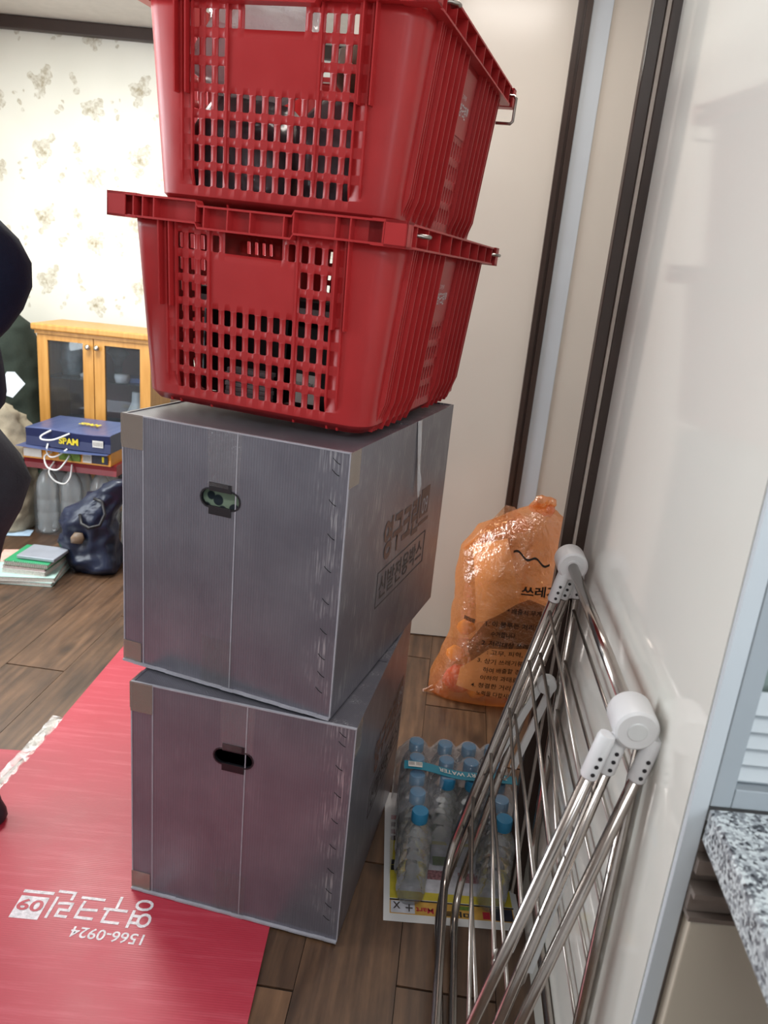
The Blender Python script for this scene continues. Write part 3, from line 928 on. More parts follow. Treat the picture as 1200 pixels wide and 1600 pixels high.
    for sx in (-1, 1):
        for sy in (-1, 1):
            xa, xb = sorted((sx * (WT / 2 - .012), sx * (WT / 2 + .0215))); ya, yb = sorted((sy * (DT / 2 + .0195), sy * (DT / 2 - .006)))
            lu = MB()
            if sy < 0: lu.box((xa, ya, RZ - .001), (xb, ya + .0025, RZ + .0348))
            lu.box((xb - .0025 if sx > 0 else xa, ya, RZ - .001), (xb if sx > 0 else xa + .0025, yb, RZ + .0348))
            lu.box((xa - (.02 if sx > 0 else 0), ya, RZ - .0012), (xb + (.02 if sx < 0 else 0), yb, RZ + .0022)); lu.box((xa - (.02 if sx > 0 else 0), ya, RZ + .0312), (xb + (.02 if sx < 0 else 0), yb, RZ + .0350))
            yy0, yy1 = (-DT / 2 - .002, -DT / 2 + .0005) if sy < 0 else (DT / 2 - .0005, DT / 2 + .002)
            lu.box((xa - (.03 if sx > 0 else 0), yy0, RZ), (xb + (.03 if sx < 0 else 0), yy1, RZ + .034))
            lu.build('rim_corner', M['crate'], t)
    # raised vertical ribs
    def rib(side, u, v0, v1, wd, dp):
        rows = []
        for k in range(7):
            v = v0 + (v1 - v0) * k / 6
            (pb, n), (ptp, _) = rrect(WB, DB, RAD, [(side, u)])[0], rrect(WT, DT, RAD, [(side, u)])[0]
            p = pb.lerp(ptp, v); tn = Vector((-n.y, n.x)); inset = .012 * (1 - v / .045) ** 1.5 if v < .045 else 0
            z = .002 + RZ * v; q = p - n * inset
            rows.append([(*(q - tn * wd - n * .001), z), (*(q - tn * wd * .7 + n * dp), z), (*(q + tn * wd * .7 + n * dp), z), (*(q + tn * wd - n * .001), z)])
        MB().rings(rows).build('rib', M['crate'], t)
    for s in 'fb':
        for u in (-3.5 * pit, 3.5 * pit): rib(s, u, .0, .995, .0022, .0032)
        for u in (-.152, -.134, .134, .152): rib(s, u, .0, .995, .0022, .0036)
        for u in (-.1595, -.1405, .1405, .1595): rib(s, u, .55, .998, .0017, .0125)
    for s in 'rl':
        for u in (-.060, .060, -.217, -.228, -.239, .217, .228, .239): rib(s, u, .0, .995, .0019, .0075)
        for u in (-.2035, -.1705, -.1375, -.1045, -.0715, .0715, .1045, .1375, .1705, .2035): rib(s, u, .0, .995, .0017, .0125)
    # blank name panel on the long side and its white print
    for s, sg in (('r', 1), ('l', -1)):
        (pb, n), (ptp, _) = rrect(WB, DB, RAD, [(s, 0)])[0], rrect(WT, DT, RAD, [(s, 0)])[0]
        pa = [pb.lerp(ptp, v) for v in (.60, .96)]
        MB().quad([(pa[0].x + sg * .0012, -.050, .002 + RZ * .60), (pa[0].x + sg * .0012, .050, .002 + RZ * .60), (pa[1].x + sg * .0012, .050, .002 + RZ * .96), (pa[1].x + sg * .0012, -.050, .002 + RZ * .96)]).build('name_panel', M['crate'], t)
        if sg > 0:
            upv = Vector((pa[1].x - pa[0].x, 0, RZ * .36)).normalized(); b0 = Vector((pa[0].x + .0012, 0, .002 + RZ * .60))
            q0 = b0 + upv * .030
            lettering('lettering', '영구크린', t, q0 + Vector((0, -.030, 0)), (0, 1, 0), upv, .046, .022, M['whiteink'], .0007, .02)
            lettering('lettering', '고객만족', t, q0 + Vector((0, -.028, 0)) + upv * .027, (0, 1, 0), upv, .028, .008, M['whiteink'], .0007, .0)
            lettering('logo_number', '09', t, q0 + Vector((0, .019, 0)) + upv * .008, (0, 1, 0), upv, .011, .014, M['whiteink'], .0007, .03)
    # steel bails: one near each short end
    for sy, down in ((-1, bail_down[0]), (1, bail_down[1])):
        yb = sy * (DT / 2 - (.050 if sy < 0 else .022)); X = WT / 2
        if down:
            pth = []
            for sx in (-1, 1):
                seq = [(sx * (X - .012), yb, RZ + .017), (sx * (X + .026), yb, RZ + .017), (sx * (X + .031), yb, RZ + .012), (sx * (X + .031), yb, RZ - .030), (sx * (X + .026), yb, RZ - .035), (sx * (X - .004), yb, RZ - .035)]
                pth.append(seq)
            path = list(reversed(pth[0])) + [(0, yb, RZ + .017)] + pth[1]
        else:
            path = [(-X - .022, yb + .012, RZ + .020), (-X - .026, yb + .006, RZ + .020), (-X - .020, yb, RZ + .020), (0, yb, RZ + .020), (X + .020, yb, RZ + .020), (X + .029, yb + .005, RZ + .020), (X + .030, yb + .014, RZ + .020), (X + .016, yb + .020, RZ + .020)]
        MB().tube(path, .0032, 8).build('bail', M['wire'], t, True)
    return t


CR1 = crate('red perforated crate resting on the silver box, at the lower place', (-0.150, 1.512, 0.9020), 17.5, 0.024, (False, False))
CR2 = crate('red perforated crate on top of the other crate, filled with wrapped bundles', (-0.148, 1.560, 1.2175), 16.4, 0.030, (False, True))


def in_crate(root, x, y, z):
    return root.matrix_basis @ Vector((x, y, z))


bpy.context.view_layer.update()


def crate_item(o, root, loc, label, cat, group=None, rz=0.0):
    o.matrix_basis = root.matrix_basis @ Matrix.Translation(loc) @ Matrix.Rotation(rz, 4, 'Z')
    return tag(o, label, cat, group)


# contents of the lower crate
crate_item(MB().box((-.085, -.10, 0), (.085, .10, .150), bev=.006).build('storage_case', M['blackitem']), CR1, (-.085, -.06, .0055), 'black hard case in the lower crate, left half', 'case')
dv = crate_item(MB().box((-.165, -.085, 0), (.165, .085, .034), bev=.003).build('media_player', M['blackitem']), CR1, (.015, -.13, .158), 'flat black player with a silver front, lying across the lower crate', 'electronics', rz=R(-2))
MB().box((-.160, -.0862, .006), (.160, -.085, .020)).build('silver_front', M['greydisc'], dv)
b = crate_item(MB().box((-.055, -.06, 0), (.055, .06, .145), bev=.004).build('labelled_carton', M['blackitem']), CR1, (.095, -.165, .0055), 'black carton with a white label in the lower crate', 'carton')
MB().box((-.045, -.0607, .020), (-.008, -.060, .068)).build('label_sticker', M['label'], b)
lettering('label_print', '|||||| 0924', b, (-.042, -.0607, .045), (1, 0, 0), (0, 0, 1), .030, .010, M['ink'], .0004, 0)
MB().box((.030, -.0607, .010), (.046, -.060, .062)).build('bar_label', M['label'], b)
lettering('bar_print', '|||||||', b, (.032, -.0607, .016), (1, 0, 0), (0, 0, 1), .012, .034, M['ink'], .0004, .01)
ds = None
for i in range(8):
    if ds is None:
        ds = MB().box((-.040, -.012, 0), (.040, .012, .0072), bev=.001).build('disc_case', M['greydisc']); o = ds
    else:
        o = ds.copy(); C.objects.link(o)
    crate_item(o, CR1, (-.030 + .002 * math.sin(i * 3), -.232, .0055 + i * .0078), 'thin grey disc case against the lower crate front, %s in its stack' % ('lowest', 'second from the bottom', 'third from the bottom', 'fourth from the bottom', 'fourth from the top', 'third from the top', 'second from the top', 'topmost')[i], 'disc case', 'grey disc cases in the lower crate')
crate_item(lump('black_bag', [(0, 0, 0, .07, .10, 3), (.05, 0, 0, .078, .115, 3), (.17, 0, 0, .075, .11, 3), (.225, .005, 0, .05, .08, 2)], M['blackitem'], None, 26, .012, 12, 4), CR1, (.085, .115, .0055), 'black bag in the lower crate, behind the carton', 'bag')
# contents of the upper crate
crate_item(lump('wrapped_bundle', [(0, 0, 0, .070, .10, 3), (.04, 0, 0, .082, .11, 3), (.12, 0, 0, .082, .11, 3), (.165, 0, 0, .06, .08, 2)], M['purple'], None, 50, .008, 14, 1, ridge=.02), CR2, (-.095, -.155, .0055), 'dark plum bundle in the upper crate, left of the other', 'bundle')
crate_item(lump('wrapped_bundle', [(0, 0, 0, .07, .10, 3), (.04, 0, 0, .080, .11, 3), (.13, 0, 0, .080, .11, 3), (.172, 0, 0, .055, .08, 2)], M['purple'], None, 50, .008, 13, 6, ridge=.02), CR2, (.090, -.150, .0055), 'dark plum bundle in the upper crate, below the brown one', 'bundle')
crate_item(lump('brown_bundle', [(0, 0, 0, .04, .05, 2), (.03, 0, 0, .07, .09, 2.4), (.07, 0, 0, .06, .08, 2), (.085, 0, 0, .03, .04, 2)], M['brownitem'], None, 24, .012, 20, 9), CR2, (.115, -.150, .182), 'light brown wrapped bundle near the rim of the upper crate', 'bundle')
crate_item(lump('plastic_bag', [(0, 0, 0, .05, .04, 2), (.03, 0, 0, .095, .055, 2.6), (.08, 0, 0, .10, .06, 2.6), (.13, .01, 0, .085, .045, 2), (.165, .02, 0, .04, .02, 2)], M['milky'], None, 60, .012, 18, 3, ridge=.03), CR2, (-.085, -.190, .172), 'crumpled milky white plastic bag at the top of the upper crate', 'bag')

# ================================================================== ORANGE RUBBISH BAG
bg = thing('trash_bag', 'tied orange translucent rubbish bag with black print, in the corner by the closet', 'bag', (0.365, 2.02, 0.0))
base_s = [(.004, -.020, 0, .165, .095, 2.6), (.03, -.012, 0, .172, .115, 2.6), (.09, -.004, 0, .158, .122, 2.6), (.17, .004, 0, .150, .125, 2.6), (.27, .010, 0, .148, .125, 2.6), (.37, .006, 0, .150, .120, 2.6),
          (.44, .008, 0, .148, .108, 2.4), (.50, .024, 0, .128, .085, 2.2), (.545, .052, 0, .082, .050, 2.0), (.568, .064, 0, .042, .028, 2.0), (.580, .066, 0, .022, .016, 2.0)]
secs = []
for a_, b_ in zip(base_s, base_s[1:]):      # finer sections so the film can crease
    nn = max(1, round((b_[0] - a_[0]) / .0085))
    secs += [tuple(a_[k] + (b_[k] - a_[k]) * q / nn for k in range(6)) for q in range(nn)]
secs.append(base_s[-1])
bagm = lump('bag_film', secs, M['bag'], bg, 110, .006, 9, 2.2, caps=(True, True), ridge=.012)
# flattened lower left seal corner, upper left ear and the knot
mb = MB(); rows = []
for i in range(9):
    q = i / 8; rows.append([(-.13 - .075 * q, -.07 + .02 * q + .004 * math.sin(k * 2.1 + q * 3), .004 + (.085 * (1 - q) ** 1.2 + .004) * k / 5) for k in range(6)])
mb.rings(rows, False, False, close=False); mb.build('seal_corner', M['bag'], bg, True)
mb = MB(); rows = []
for i in range(8):
    q = i / 7; pk_ = q / .62 if q < .62 else (1 - q) / .38
    rows.append([(-.135 + .175 * q + .006 * math.sin(k * 1.3), -.03 + .012 * math.sin(k + q * 4), .440 + .080 * q + (k / 4) * (.006 + .095 * pk_)) for k in range(5)])
mb.rings(rows, False, False, close=False); mb.build('bag_ear', M['bag'], bg, True)
mb = MB(); kp = []
for i in range(15):
    a = i / 14 * 2 * math.pi; kp.append((.066 + .024 * math.cos(a), .010 * math.sin(2 * a), .580 + .016 * math.sin(a)))
mb.tube(kp, [.013 + .005 * math.sin(i * 1.7) for i in range(15)], 8); mb.build('knot', M['bag'], bg, True)
bvh = BVHTree.FromObject(bagm, bpy.context.evaluated_depsgraph_get())


def on_bag(p):
    h = bvh.ray_cast(Vector((p.x, -1, p.z)), Vector((0, 1, 0)))[0]
    return Vector((p.x, (h.y if h else p.y) - .0015, p.z))


def bagtext(s, x, z, W, H, bold=0.012):
    return lettering('lettering', s, bg, (x, -.15, z), (1, 0, 0.0), (0.0, 0, 1), W, H, M['hole'], 0, bold, on_bag)


bagtext('쓰레기', .020, .357, .10, .030, .03)
bagtext('* 배출시 무게 제한', -.010, .303, .130, .016)
for s, x, z, W in (('1. 이 봉투는 처리업자가', -.062, .262, .185), ('수거합니다.', -.045, .233, .070), ('2. 처리대상 쓰레기 종량', -.066, .205, .185), (': 고무, 피혁, 섬유류', -.048, .178, .160),
                   ('3. 상기 쓰레기류 이외에', -.070, .150, .180), ('하여 배출할 경우 100만', -.052, .123, .165), ('이하의 과태료 부과됨', -.056, .097, .160), ('4. 청결한 거리 조성', -.078, .070, .150), ('노력을 다합시다.', -.060, .044, .105)):
    bagtext(s, x, z, W, .0165)
bagtext('환경', .060, .015, .036, .014)
for s, x, z in (('▤▤▤▤', -.122, .272),):
    pass
# wavy printed line
mb = MB(); rows = []
for i in range(22):
    q = i / 21; x = -.012 + .10 * q; z = .468 - .028 * q + .006 * math.sin(q * 13)
    a, b_ = on_bag(Vector((x, 0, z))), on_bag(Vector((x, 0, z + .006))); rows.append([tuple(a), tuple(b_)])
mb.rings(rows, False, False, close=False); mb.build('printed_line', M['hole'], bg)
mb = MB()
for i in range(7):
    a = [on_bag(Vector((-.118 + i * .004 + dx, 0, .262 + dz))) for dx, dz in ((0, 0), (.0026, 0), (.0026, .012), (0, .012))]; mb.quad(a)
mb.build('printed_block', M['hole'], bg)


def bag_in(nm, pts, y, m, label, bulge=.012):
    """a bent sheet inside the bag, given as an outline in x, z"""
    mb = MB(); cx = sum(p[0] for p in pts) / len(pts); cz = sum(p[1] for p in pts) / len(pts)
    dense = []
    for a_, b_ in zip(pts, pts[1:] + pts[:1]):
        dense += [(a_[0] + (b_[0] - a_[0]) * q / 3, a_[1] + (b_[1] - a_[1]) * q / 3) for q in range(3)]
    rgs = []
    for sc_ in (1.0, .72, .42, .15):      # concentric rings that follow the film from inside
        rgs.append([(0.365 + cx + (x - cx) * sc_, 2.02 + on_bag(Vector((cx + (x - cx) * sc_, 0, cz + (z - cz) * sc_))).y + y, cz + (z - cz) * sc_) for x, z in dense])
    fr_ = rgs[0]; bk = None
    mb.rings(rgs, False, True); o = mb.build(nm, m, None, True); return tag(o, label, 'rubbish')


bag_in('crumpled_sheet', [(-.115, .46), (-.03, .50), (-.005, .43), (.02, .33), (-.04, .285), (-.085, .26), (-.10, .36)], .012, M['peach'], 'pale sheet folded inside the orange bag, upper left')
bag_in('dark_wrapper', [(-.06, .265), (-.02, .30), (.05, .34), (.13, .31), (.13, .17), (.02, .19), (-.08, .13), (-.10, .18)], .024, M['plum'], 'dark wrapper across the middle of the orange bag')
bag_in('crumpled_sheet', [(-.115, .055), (-.11, .115), (-.04, .19), (.06, .20), (.13, .16), (.13, .045), (.0, .035)], .014, M['peach'], 'pale sheet inside the orange bag, low at the front')
for nm, x, y, z, r, m, lb in (('red_scrap', -.105, -.05, .055, .045, 'redscrap', 'red scrap at the left foot of the orange bag'), ('red_scrap', .045, -.06, .042, .038, 'redscrap', 'red scrap under the pale sheet in the orange bag'),
                              ('yellow_scrap', -.055, -.065, .036, .030, 'yellowscrap', 'yellow scrap at the bottom front of the orange bag'), ('yellow_scrap', -.125, -.03, .125, .026, 'yellowscrap', 'yellow scrap at the left side of the orange bag'), ('yellow_scrap', -.105, -.04, .215, .026, 'yellowscrap', 'yellow scrap halfway up the orange bag')):
    o = lump(nm, [(-r * .8, 0, 0, r * .5, r * .4, 2), (-r * .3, 0, 0, r, r * .8, 2), (r * .4, 0, 0, r * .9, r * .7, 2), (r * .9, 0, 0, r * .3, r * .3, 2)], M[m], None, 14, .008, 30, x)
    o.location = (.365 + x, 2.02 + y, z); tag(o, lb, 'rubbish')

# ================================================================== FLYER AND WATER BOTTLES
fl = thing('newspaper_flyer', 'white and yellow shop flyer lying flat under the small water bottles', 'flyer', (0.072, 1.138, 0.0006), (0, 0, R(1)))
FW, FH = .262, .368
MB().box((0, 0, 0), (FW, FH, .0006)).build('flyer_sheet', M['paper'], fl)


def prt(nm, x0, y0, x1, y1, m, z=.0008):
    return MB().box((x0, y0, .0006), (x1, y1, z)).build(nm, M[m], fl)


prt('yellow_field', .012, .055, FW - .012, .22, 'yellow'); prt('photo_field', .030, .075, FW - .03, .21, 'lilac', .0010)
prt('green_band', .10, .150, .15, .175, 'greenprint', .0012); prt('picture', .085, .110, .125, .135, 'pinkprint', .0012); prt('picture', .150, .108, .190, .134, 'pinkprint', .0012); prt('picture', .205, .120, .225, .15, 'navyprint', .0012)
prt('black_rule', .012, .050, FW - .010, .0535, 'black'); prt('amber_band', .012, .018, FW - .012, .050, 'amber')
prt('map_square', .014, .020, .060, .049, 'lilac', .0010); prt('photo_square', .205, .020, .248, .049, 'navyprint', .0010)
prt('red_square', .190, .021, .204, .038, 'redprint', .0010); prt('green_square', .132, .038, .172, .048, 'greenprint', .0010)
ro = (.0, 0)
lettering('lettering', 'Mart', fl, (.096, .036, .0010), (-1, 0, 0), (0, -1, 0), .034, .013, M['redprint'], .0004, .02)
lettering('lettering', '마트', fl, (.165, .034, .0010), (-1, 0, 0), (0, -1, 0), .048, .014, M['black'], .0004, .03)
lettering('map_lines', '+ x', fl, (.056, .046, .0011), (-1, 0, 0), (0, -1, 0), .038, .022, M['ink'], .0004, .0)
for i, (yy_, m) in enumerate(((.285, 'redprint'), (.262, 'ink'), (.240, 'pinkprint'), (.22, 'ink'), (.150, 'black'), (.135, 'black'))):
    prt('column_print', .014, yy_ - .008, .028, yy_ + .006, m, .0010)

bprof = [(.0255, .002), (.0270, .005), (.029, .012), (.0295, .022), (.0285, .034), (.0295, .040), (.0295, .058), (.0283, .062), (.0295, .066), (.0295, .086), (.0283, .090), (.0295, .094), (.0295, .112), (.0283, .116), (.0295, .120),
         (.0292, .136), (.0265, .150), (.0210, .163), (.0150, .173), (.0122, .178), (.0122, .192)]
BX = [0.1175, 0.1790, 0.2300, 0.2790]; BY = [1.202, 1.256, 1.311, 1.367, 1.424]
bp = None; NB = 0
ords = ['first', 'second', 'third', 'fourth', 'fifth']
for ix in range(4):
    for iy in range(5):
        if ix in (1, 2) and iy < 2: continue
        col = ('left', 'second', 'third', 'right')[ix]
        lb = 'small clear water bottle with blue cap, %s from the front in the %s column' % (ords[iy if ix in (0, 3) else iy - 2], col)
        if bp is None:
            bp = thing('water_bottle', lb, 'bottle', (0, 0, 0), (0, 0, 0), 'small water bottles on the flyer')
            MB().lathe(bprof, seg=24, cap0=False).build('bottle_body', M['bottle'], bp, True)
            MB().lathe([(.0, .176), (.0150, .176), (.0158, .178), (.0158, .196), (.0148, .1985), (.0, .1985)], seg=24).build('cap', M['cap'], bp, True, 40)
            o = bp
        else:
            o = copy_tree(bp); o['label'] = lb
        x = BX[ix] + (.004 if iy == 0 and ix == 0 else 0)
        o.location = (x - .004 * (1.42 - BY[iy]) * 8 * 0 , BY[iy], .0020)
# torn shrink film over the standing bottles
mb = MB(); rows = []
n1, n2 = 44, 46
X0, X1, Y0, Y1 = .083, .313, 1.225, 1.458


def film_h(x, y):
    h = .160
    for ix in range(4):
        for iy in range(5):
            if ix in (1, 2) and iy < 2: continue
            d = math.hypot(x - BX[ix], y - BY[iy]); h = max(h, .2025 - max(0, d - .0165) * 1.5)
    return min(h, .2025) + .0015 * noise.noise(Vector((x * 60, y * 60, 0)))


for i in range(n1 + 1):
    x = X0 + (X1 - X0) * i / n1; r = []
    yf = 1.225 if (x < .150 or x > .255) else 1.225 + .075 * min(1, min(x - .150, .255 - x) / .02)
    for j in range(n2 + 1):
        y = yf + (Y1 - yf) * j / n2; r.append((x, y, film_h(x, y)))
    r.append((x, Y1 + .004, .10)); r.append((x, Y1 + .005, .02))
    rows.append(r)
lefts = [[(X0 - .003 - .002 * math.sin(k * 9), p[1], max(.015, p[2] * (1 - k))) for p in rows[0]] for k in (.95, .6, .3, .1)]
rights = [[(X1 + .003 + .002 * math.sin(k * 9), p[1], max(.015, p[2] * (1 - k))) for p in rows[-1]] for k in (.1, .3, .6, .95)]
mb.rings(lefts + rows + rights, False, False, close=False)
tag(mb.build('shrink_film', M['film'], None, True), 'clear torn shrink film draped over the pack of small water bottles', 'film')
# teal carry strap with its upside-down words
sp = thing('carry_strap', 'teal printed carry strap lying across the small bottle caps', 'strap', (0.09, 1.325, 0.206))
mb = MB(); rows = []


def strap_z(x):
    return .003 * math.sin(x * 42 + .6)


def strap_y(x):
    return -.016 * math.sin(min(1, x / .22) * 1.6) + .004 * math.sin(x * 30)


for i in range(31):
    x = .226 * i / 30; rows.append([(x, strap_y(x) - .0115, strap_z(x)), (x, strap_y(x) + .0115, strap_z(x) + .002), (x, strap_y(x) + .0115, strap_z(x) + .003), (x, strap_y(x) - .0115, strap_z(x) + .001)])
mb.rings(rows); mb.build('strap_band', M['strap'], sp, False)


def on_strap(p):
    return Vector((p.x, p.y + strap_y(p.x), strap_z(p.x) + .0035 + (p.y + .0115) / .023 * .001))


lettering('lettering', 'RY WATER', sp, (.142, .006, 0), (-1, 0, 0), (0, -1, 0), .072, .011, M['label'], 0, .012, on_strap)
lettering('lettering', 'T', sp, (.205, .006, 0), (-1, 0, 0), (0, -1, 0), .008, .011, M['label'], 0, .012, on_strap)
mb = MB()
mb.quad([tuple(on_strap(Vector((x, y, 0)))) for x, y in ((.008, -.008), (.036, -.008), (.036, .008), (.008, .008))]); mb.build('label_sticker', M['label'], sp)
lettering('bar_print', '|||| ||||', sp, (.034, .006, .0), (-1, 0, 0), (0, -1, 0), .024, .010, M['ink'], 0, .012, lambda p: on_strap(p) + Vector((0, 0, .0004)))

# ================================================================== DRYING RACK
rk = thing('drying_rack', 'folded steel drying rack with white plastic hubs, leaning on the glossy door', 'rack', (0, 0, 0))
HN, HF = Vector((0.2875, 0.728, 0.716)), Vector((0.3055, 1.157, 0.734))
AX = (HF - HN).normalized()
LAT = Vector((AX.y, -AX.x, 0)).normalized(); UPV = LAT.cross(AX)
AXM = Matrix((LAT, UPV, AX)).transposed()
TR = .0073


def rp(end, x, z, along=0.0):
    return (HN if end == 0 else HF) + LAT * x + Vector((0, 0, z)) + AX * along


for e, hub in ((0, HN), (1, HF)):
    hb = MB().lathe([(.0, -.022), (.0205, -.022), (.0235, -.0195), (.0240, -.016), (.0240, .018), (.0225, .021), (.0, .021)], hub, 32, 0, AXM).build('hub', M['white'], rk, True, 35)
    MB().lathe([(.0, -.0232), (.0100, -.0232), (.0108, -.0225), (.0108, -.021), (.0, -.021)] if e == 0 else [(.0, -.0235), (.0115, -.0235), (.0115, -.021), (.0, -.021)], hub, 24, 0, AXM).build('hub_button', M['whitetr'] if e == 0 else M['white'], hb, True, 35)
MB().tube([HN + AX * .02, HF - AX * .022], .0082, 14).build('axle', M['steel'], rk, True)
# socket direction (dx per unit drop) of each frame at both ends, and where it reaches
frames = {'A': ((-.2750, -.1800), .598, .020, 5), 'B': ((-.1870, -.1850), .700, .006, 4), 'C': ((-.1230, -.1500), .700, -.006, 0), 'D': ((.030, .030), .600, .012, 5)}
for nm, (sl_, drop, off, nrod) in frames.items():
    x0n, x0f = {'A': (-.026, -.007), 'B': (-.0075, .010), 'C': (.025, .016), 'D': (.0185, .018)}[nm]
    if nm == 'A': sN, sF = -.2120, -.2080
    elif nm == 'B': sN, sF = -.1720, -.2050
    elif nm == 'C': sN, sF = -.1980, -.1700
    else: sN, sF = .001, .014
    along = {'A': -.016, 'B': -.004, 'C': -.012, 'D': .012}[nm]
    alF = {'A': -.012, 'B': .004, 'C': .012, 'D': .012}[nm]

    def P_(e, z, nm=nm, x0n=x0n, x0f=x0f, sN=sN, sF=sF, along=along, alF=alF):
        if nm == 'A' and e == 1 or nm in 'BC' and e == 1:
            return rp(1, x0f + sF * (-z), z, alF)
        return rp(e, (x0n if e == 0 else x0f) + (sN if e == 0 else sF) * (-z), z, along if e == 0 else alF)
    zb = -drop; rr = .070
    path = [P_(0, -.030), P_(0, zb + rr)]
    p0, p1 = P_(0, zb), P_(1, zb)
    d01 = (p1 - p0).normalized()
    for k in range(1, 8):
        a = k / 8 * math.pi / 2
        c = P_(0, zb + rr); path.append(c.lerp(p0, math.sin(a)) + d01 * rr * (1 - math.cos(a)))
    path += [p0 + d01 * rr, p1 - d01 * rr]
    for k in range(1, 8):
        a = (1 - k / 8) * math.pi / 2
        c = P_(1, zb + rr); path.append(c.lerp(p1, math.sin(a)) - d01 * rr * (1 - math.cos(a)))
    path += [P_(1, zb + rr), P_(1, -.030)]
    fo = MB().tube(path, TR, 12).build('frame_tube', M['steel'], rk, True)
    # sockets
    for e in ((1,) if nm == 'D' else (0, 1)):
        a, b_ = P_(e, -.010), P_(e, -.064)
        dv_ = (b_ - a).normalized()
        so = MB().tube([a, a + dv_ * .004, b_ - dv_ * .002, b_], [.0085, .0098, .0098, .0088], 16).build('socket', M['white'], rk, True, 50)
        fr_ = (-AX - dv_ * (-AX).dot(dv_)).normalized()
        hn_ = None
        for k in range(3):
            c = b_ - dv_ * (.008 + .0105 * k) + fr_ * .0093
            zax = fr_; xax = dv_; yax = zax.cross(xax)
            AM = Matrix((xax, yax, zax)).transposed()
            if hn_ is None:
                hn_ = MB().lathe([(.0, 0), (.0024, 0), (.0024, .0009), (.0, .0009)], (0, 0, 0), 10, 0, AM).build('socket_hole', M['black'], so); hn_.location = c
            else:
                o = hn_.copy(); C.objects.link(o); o.location = c
    # hanging rods of the frame
    for k in range(nrod):
        z = {'A': -.080 - .092 * k, 'B': -.165 - .12 * k, 'D': -.085 - .093 * k}[nm]
        a, b_ = P_(0, z), P_(1, z)
        MB().tube([a, b_], .0027, 8).build('hanging_rod', M['wire'], fo, True)
# two pairs of pale brace channels with a pivot ring, and their wire hooks
for e, spec in ((1, [((-.012, -.225), (-.072, -.395)), ((.004, -.235), (-.036, -.395))]), (0, [((-.056, -.180), (-.086, -.336)), ((-.034, -.181), (-.058, -.365))])):
    for (xa, za), (xb, zb_) in spec:
        al = .006
        a, b_ = rp(e, xa, za, al), rp(e, xb, zb_, al); dv_ = (b_ - a).normalized(); sd = dv_.cross(AX).normalized()
        rows = []
        for q in (0, 1):
            c = a.lerp(b_, q)
            rows.append([c - sd * .0058 - AX * .004, c + sd * .0058 - AX * .004, c + sd * .0058 + AX * .002, c - sd * .0058 + AX * .002])
        br = MB().rings(rows).build('brace_channel', M['whitetr'], rk)
        hk = [b_ - dv_ * .01, b_ + dv_ * .02, b_ + dv_ * .03 - sd * .004, b_ + dv_ * .028 - sd * .012, b_ + dv_ * .005 - sd * .013]
        MB().tube(hk, .0018, 6).build('wire_hook', M['wire'], br, True)
    if e:
        c = rp(1, -.004, -.222, .002)
        MB().lathe([(.0, -.010), (.0150, -.010), (.0160, -.008), (.0160, .006), (.0, .006)], c, 22, 0, AXM).build('pivot_ring', M['whitetr'], rk, True, 40)
        MB().tube([c - AX * .01, rp(0, -.045, -.205, .0)], .0032, 8).build('brace_rod', M['wire'], rk, True)

# ================================================================== LIVING ROOM: CABINET
cb = thing('display_cabinet', 'honey-coloured wooden display cabinet with two glass doors against the floral wallpaper', 'cabinet', (-1.262, 3.20, 0), (0, 0, R(-2.5)))
HWc, Dc, Zt = .240, .25, .785
for x0, x1 in ((-HWc, -HWc + .016), (HWc - .016, HWc)):
    MB().box((x0, .018, .03), (x1, Dc, Zt)).build('side_panel', M['oak'], cb)
MB().box((-HWc + .016, Dc - .008, .03), (HWc - .016, Dc, Zt)).build('back_panel', M['inner'], cb)
MB().box((-HWc + .016, .018, .03), (HWc - .016, Dc - .008, .05)).build('bottom_panel', M['oak'], cb)
MB().box((-HWc - .018, -.018, Zt + .0005), (HWc + .018, Dc + .01, Zt + .027), bev=.006).build('top', M['oak'], cb)
MB().box((-HWc - .006, -.006, Zt - .014), (HWc + .006, .018, Zt)).build('cornice', M['oak'], cb)
MB().box((-HWc + .017, .03, .588), (HWc - .017, Dc - .01, .592)).build('shelf', M['glass'], cb)
for sx in (-1, 1):
    xa, xb = sorted((sx * .002, sx * HWc)); zt = Zt - .016
    dr = MB()
    st_ = .044
    dr.box((xa, 0, .04), (xa + st_, .017, zt)); dr.box((xb - st_, 0, .04), (xb, .017, zt)); dr.box((xa + st_, 0, zt - .022), (xb - st_, .017, zt)); dr.box((xa + st_, 0, .04), (xb - st_, .017, .11))
    dro = dr.build('door', M['oak'], cb)
    MB().box((xa + st_, .006, .11), (xb - st_, .009, zt - .022)).build('door_pane', M['glass'], dro)
    MB().lathe([(.0, 0), (.006, 0), (.005, .008), (.011, .013), (.012, .018), (.008, .023), (.0, .024)], (sx * .019, 0, .735), 16, 0, Matrix(((1, 0, 0), (0, 0, -1), (0, 1, 0)))).build('knob', M['chrome'], dro, True)


def in_cab(o, x, y, z, label, cat, group=None):
    o.location = cb.matrix_basis @ Vector((x, y, z)); return tag(o, label, cat, group)


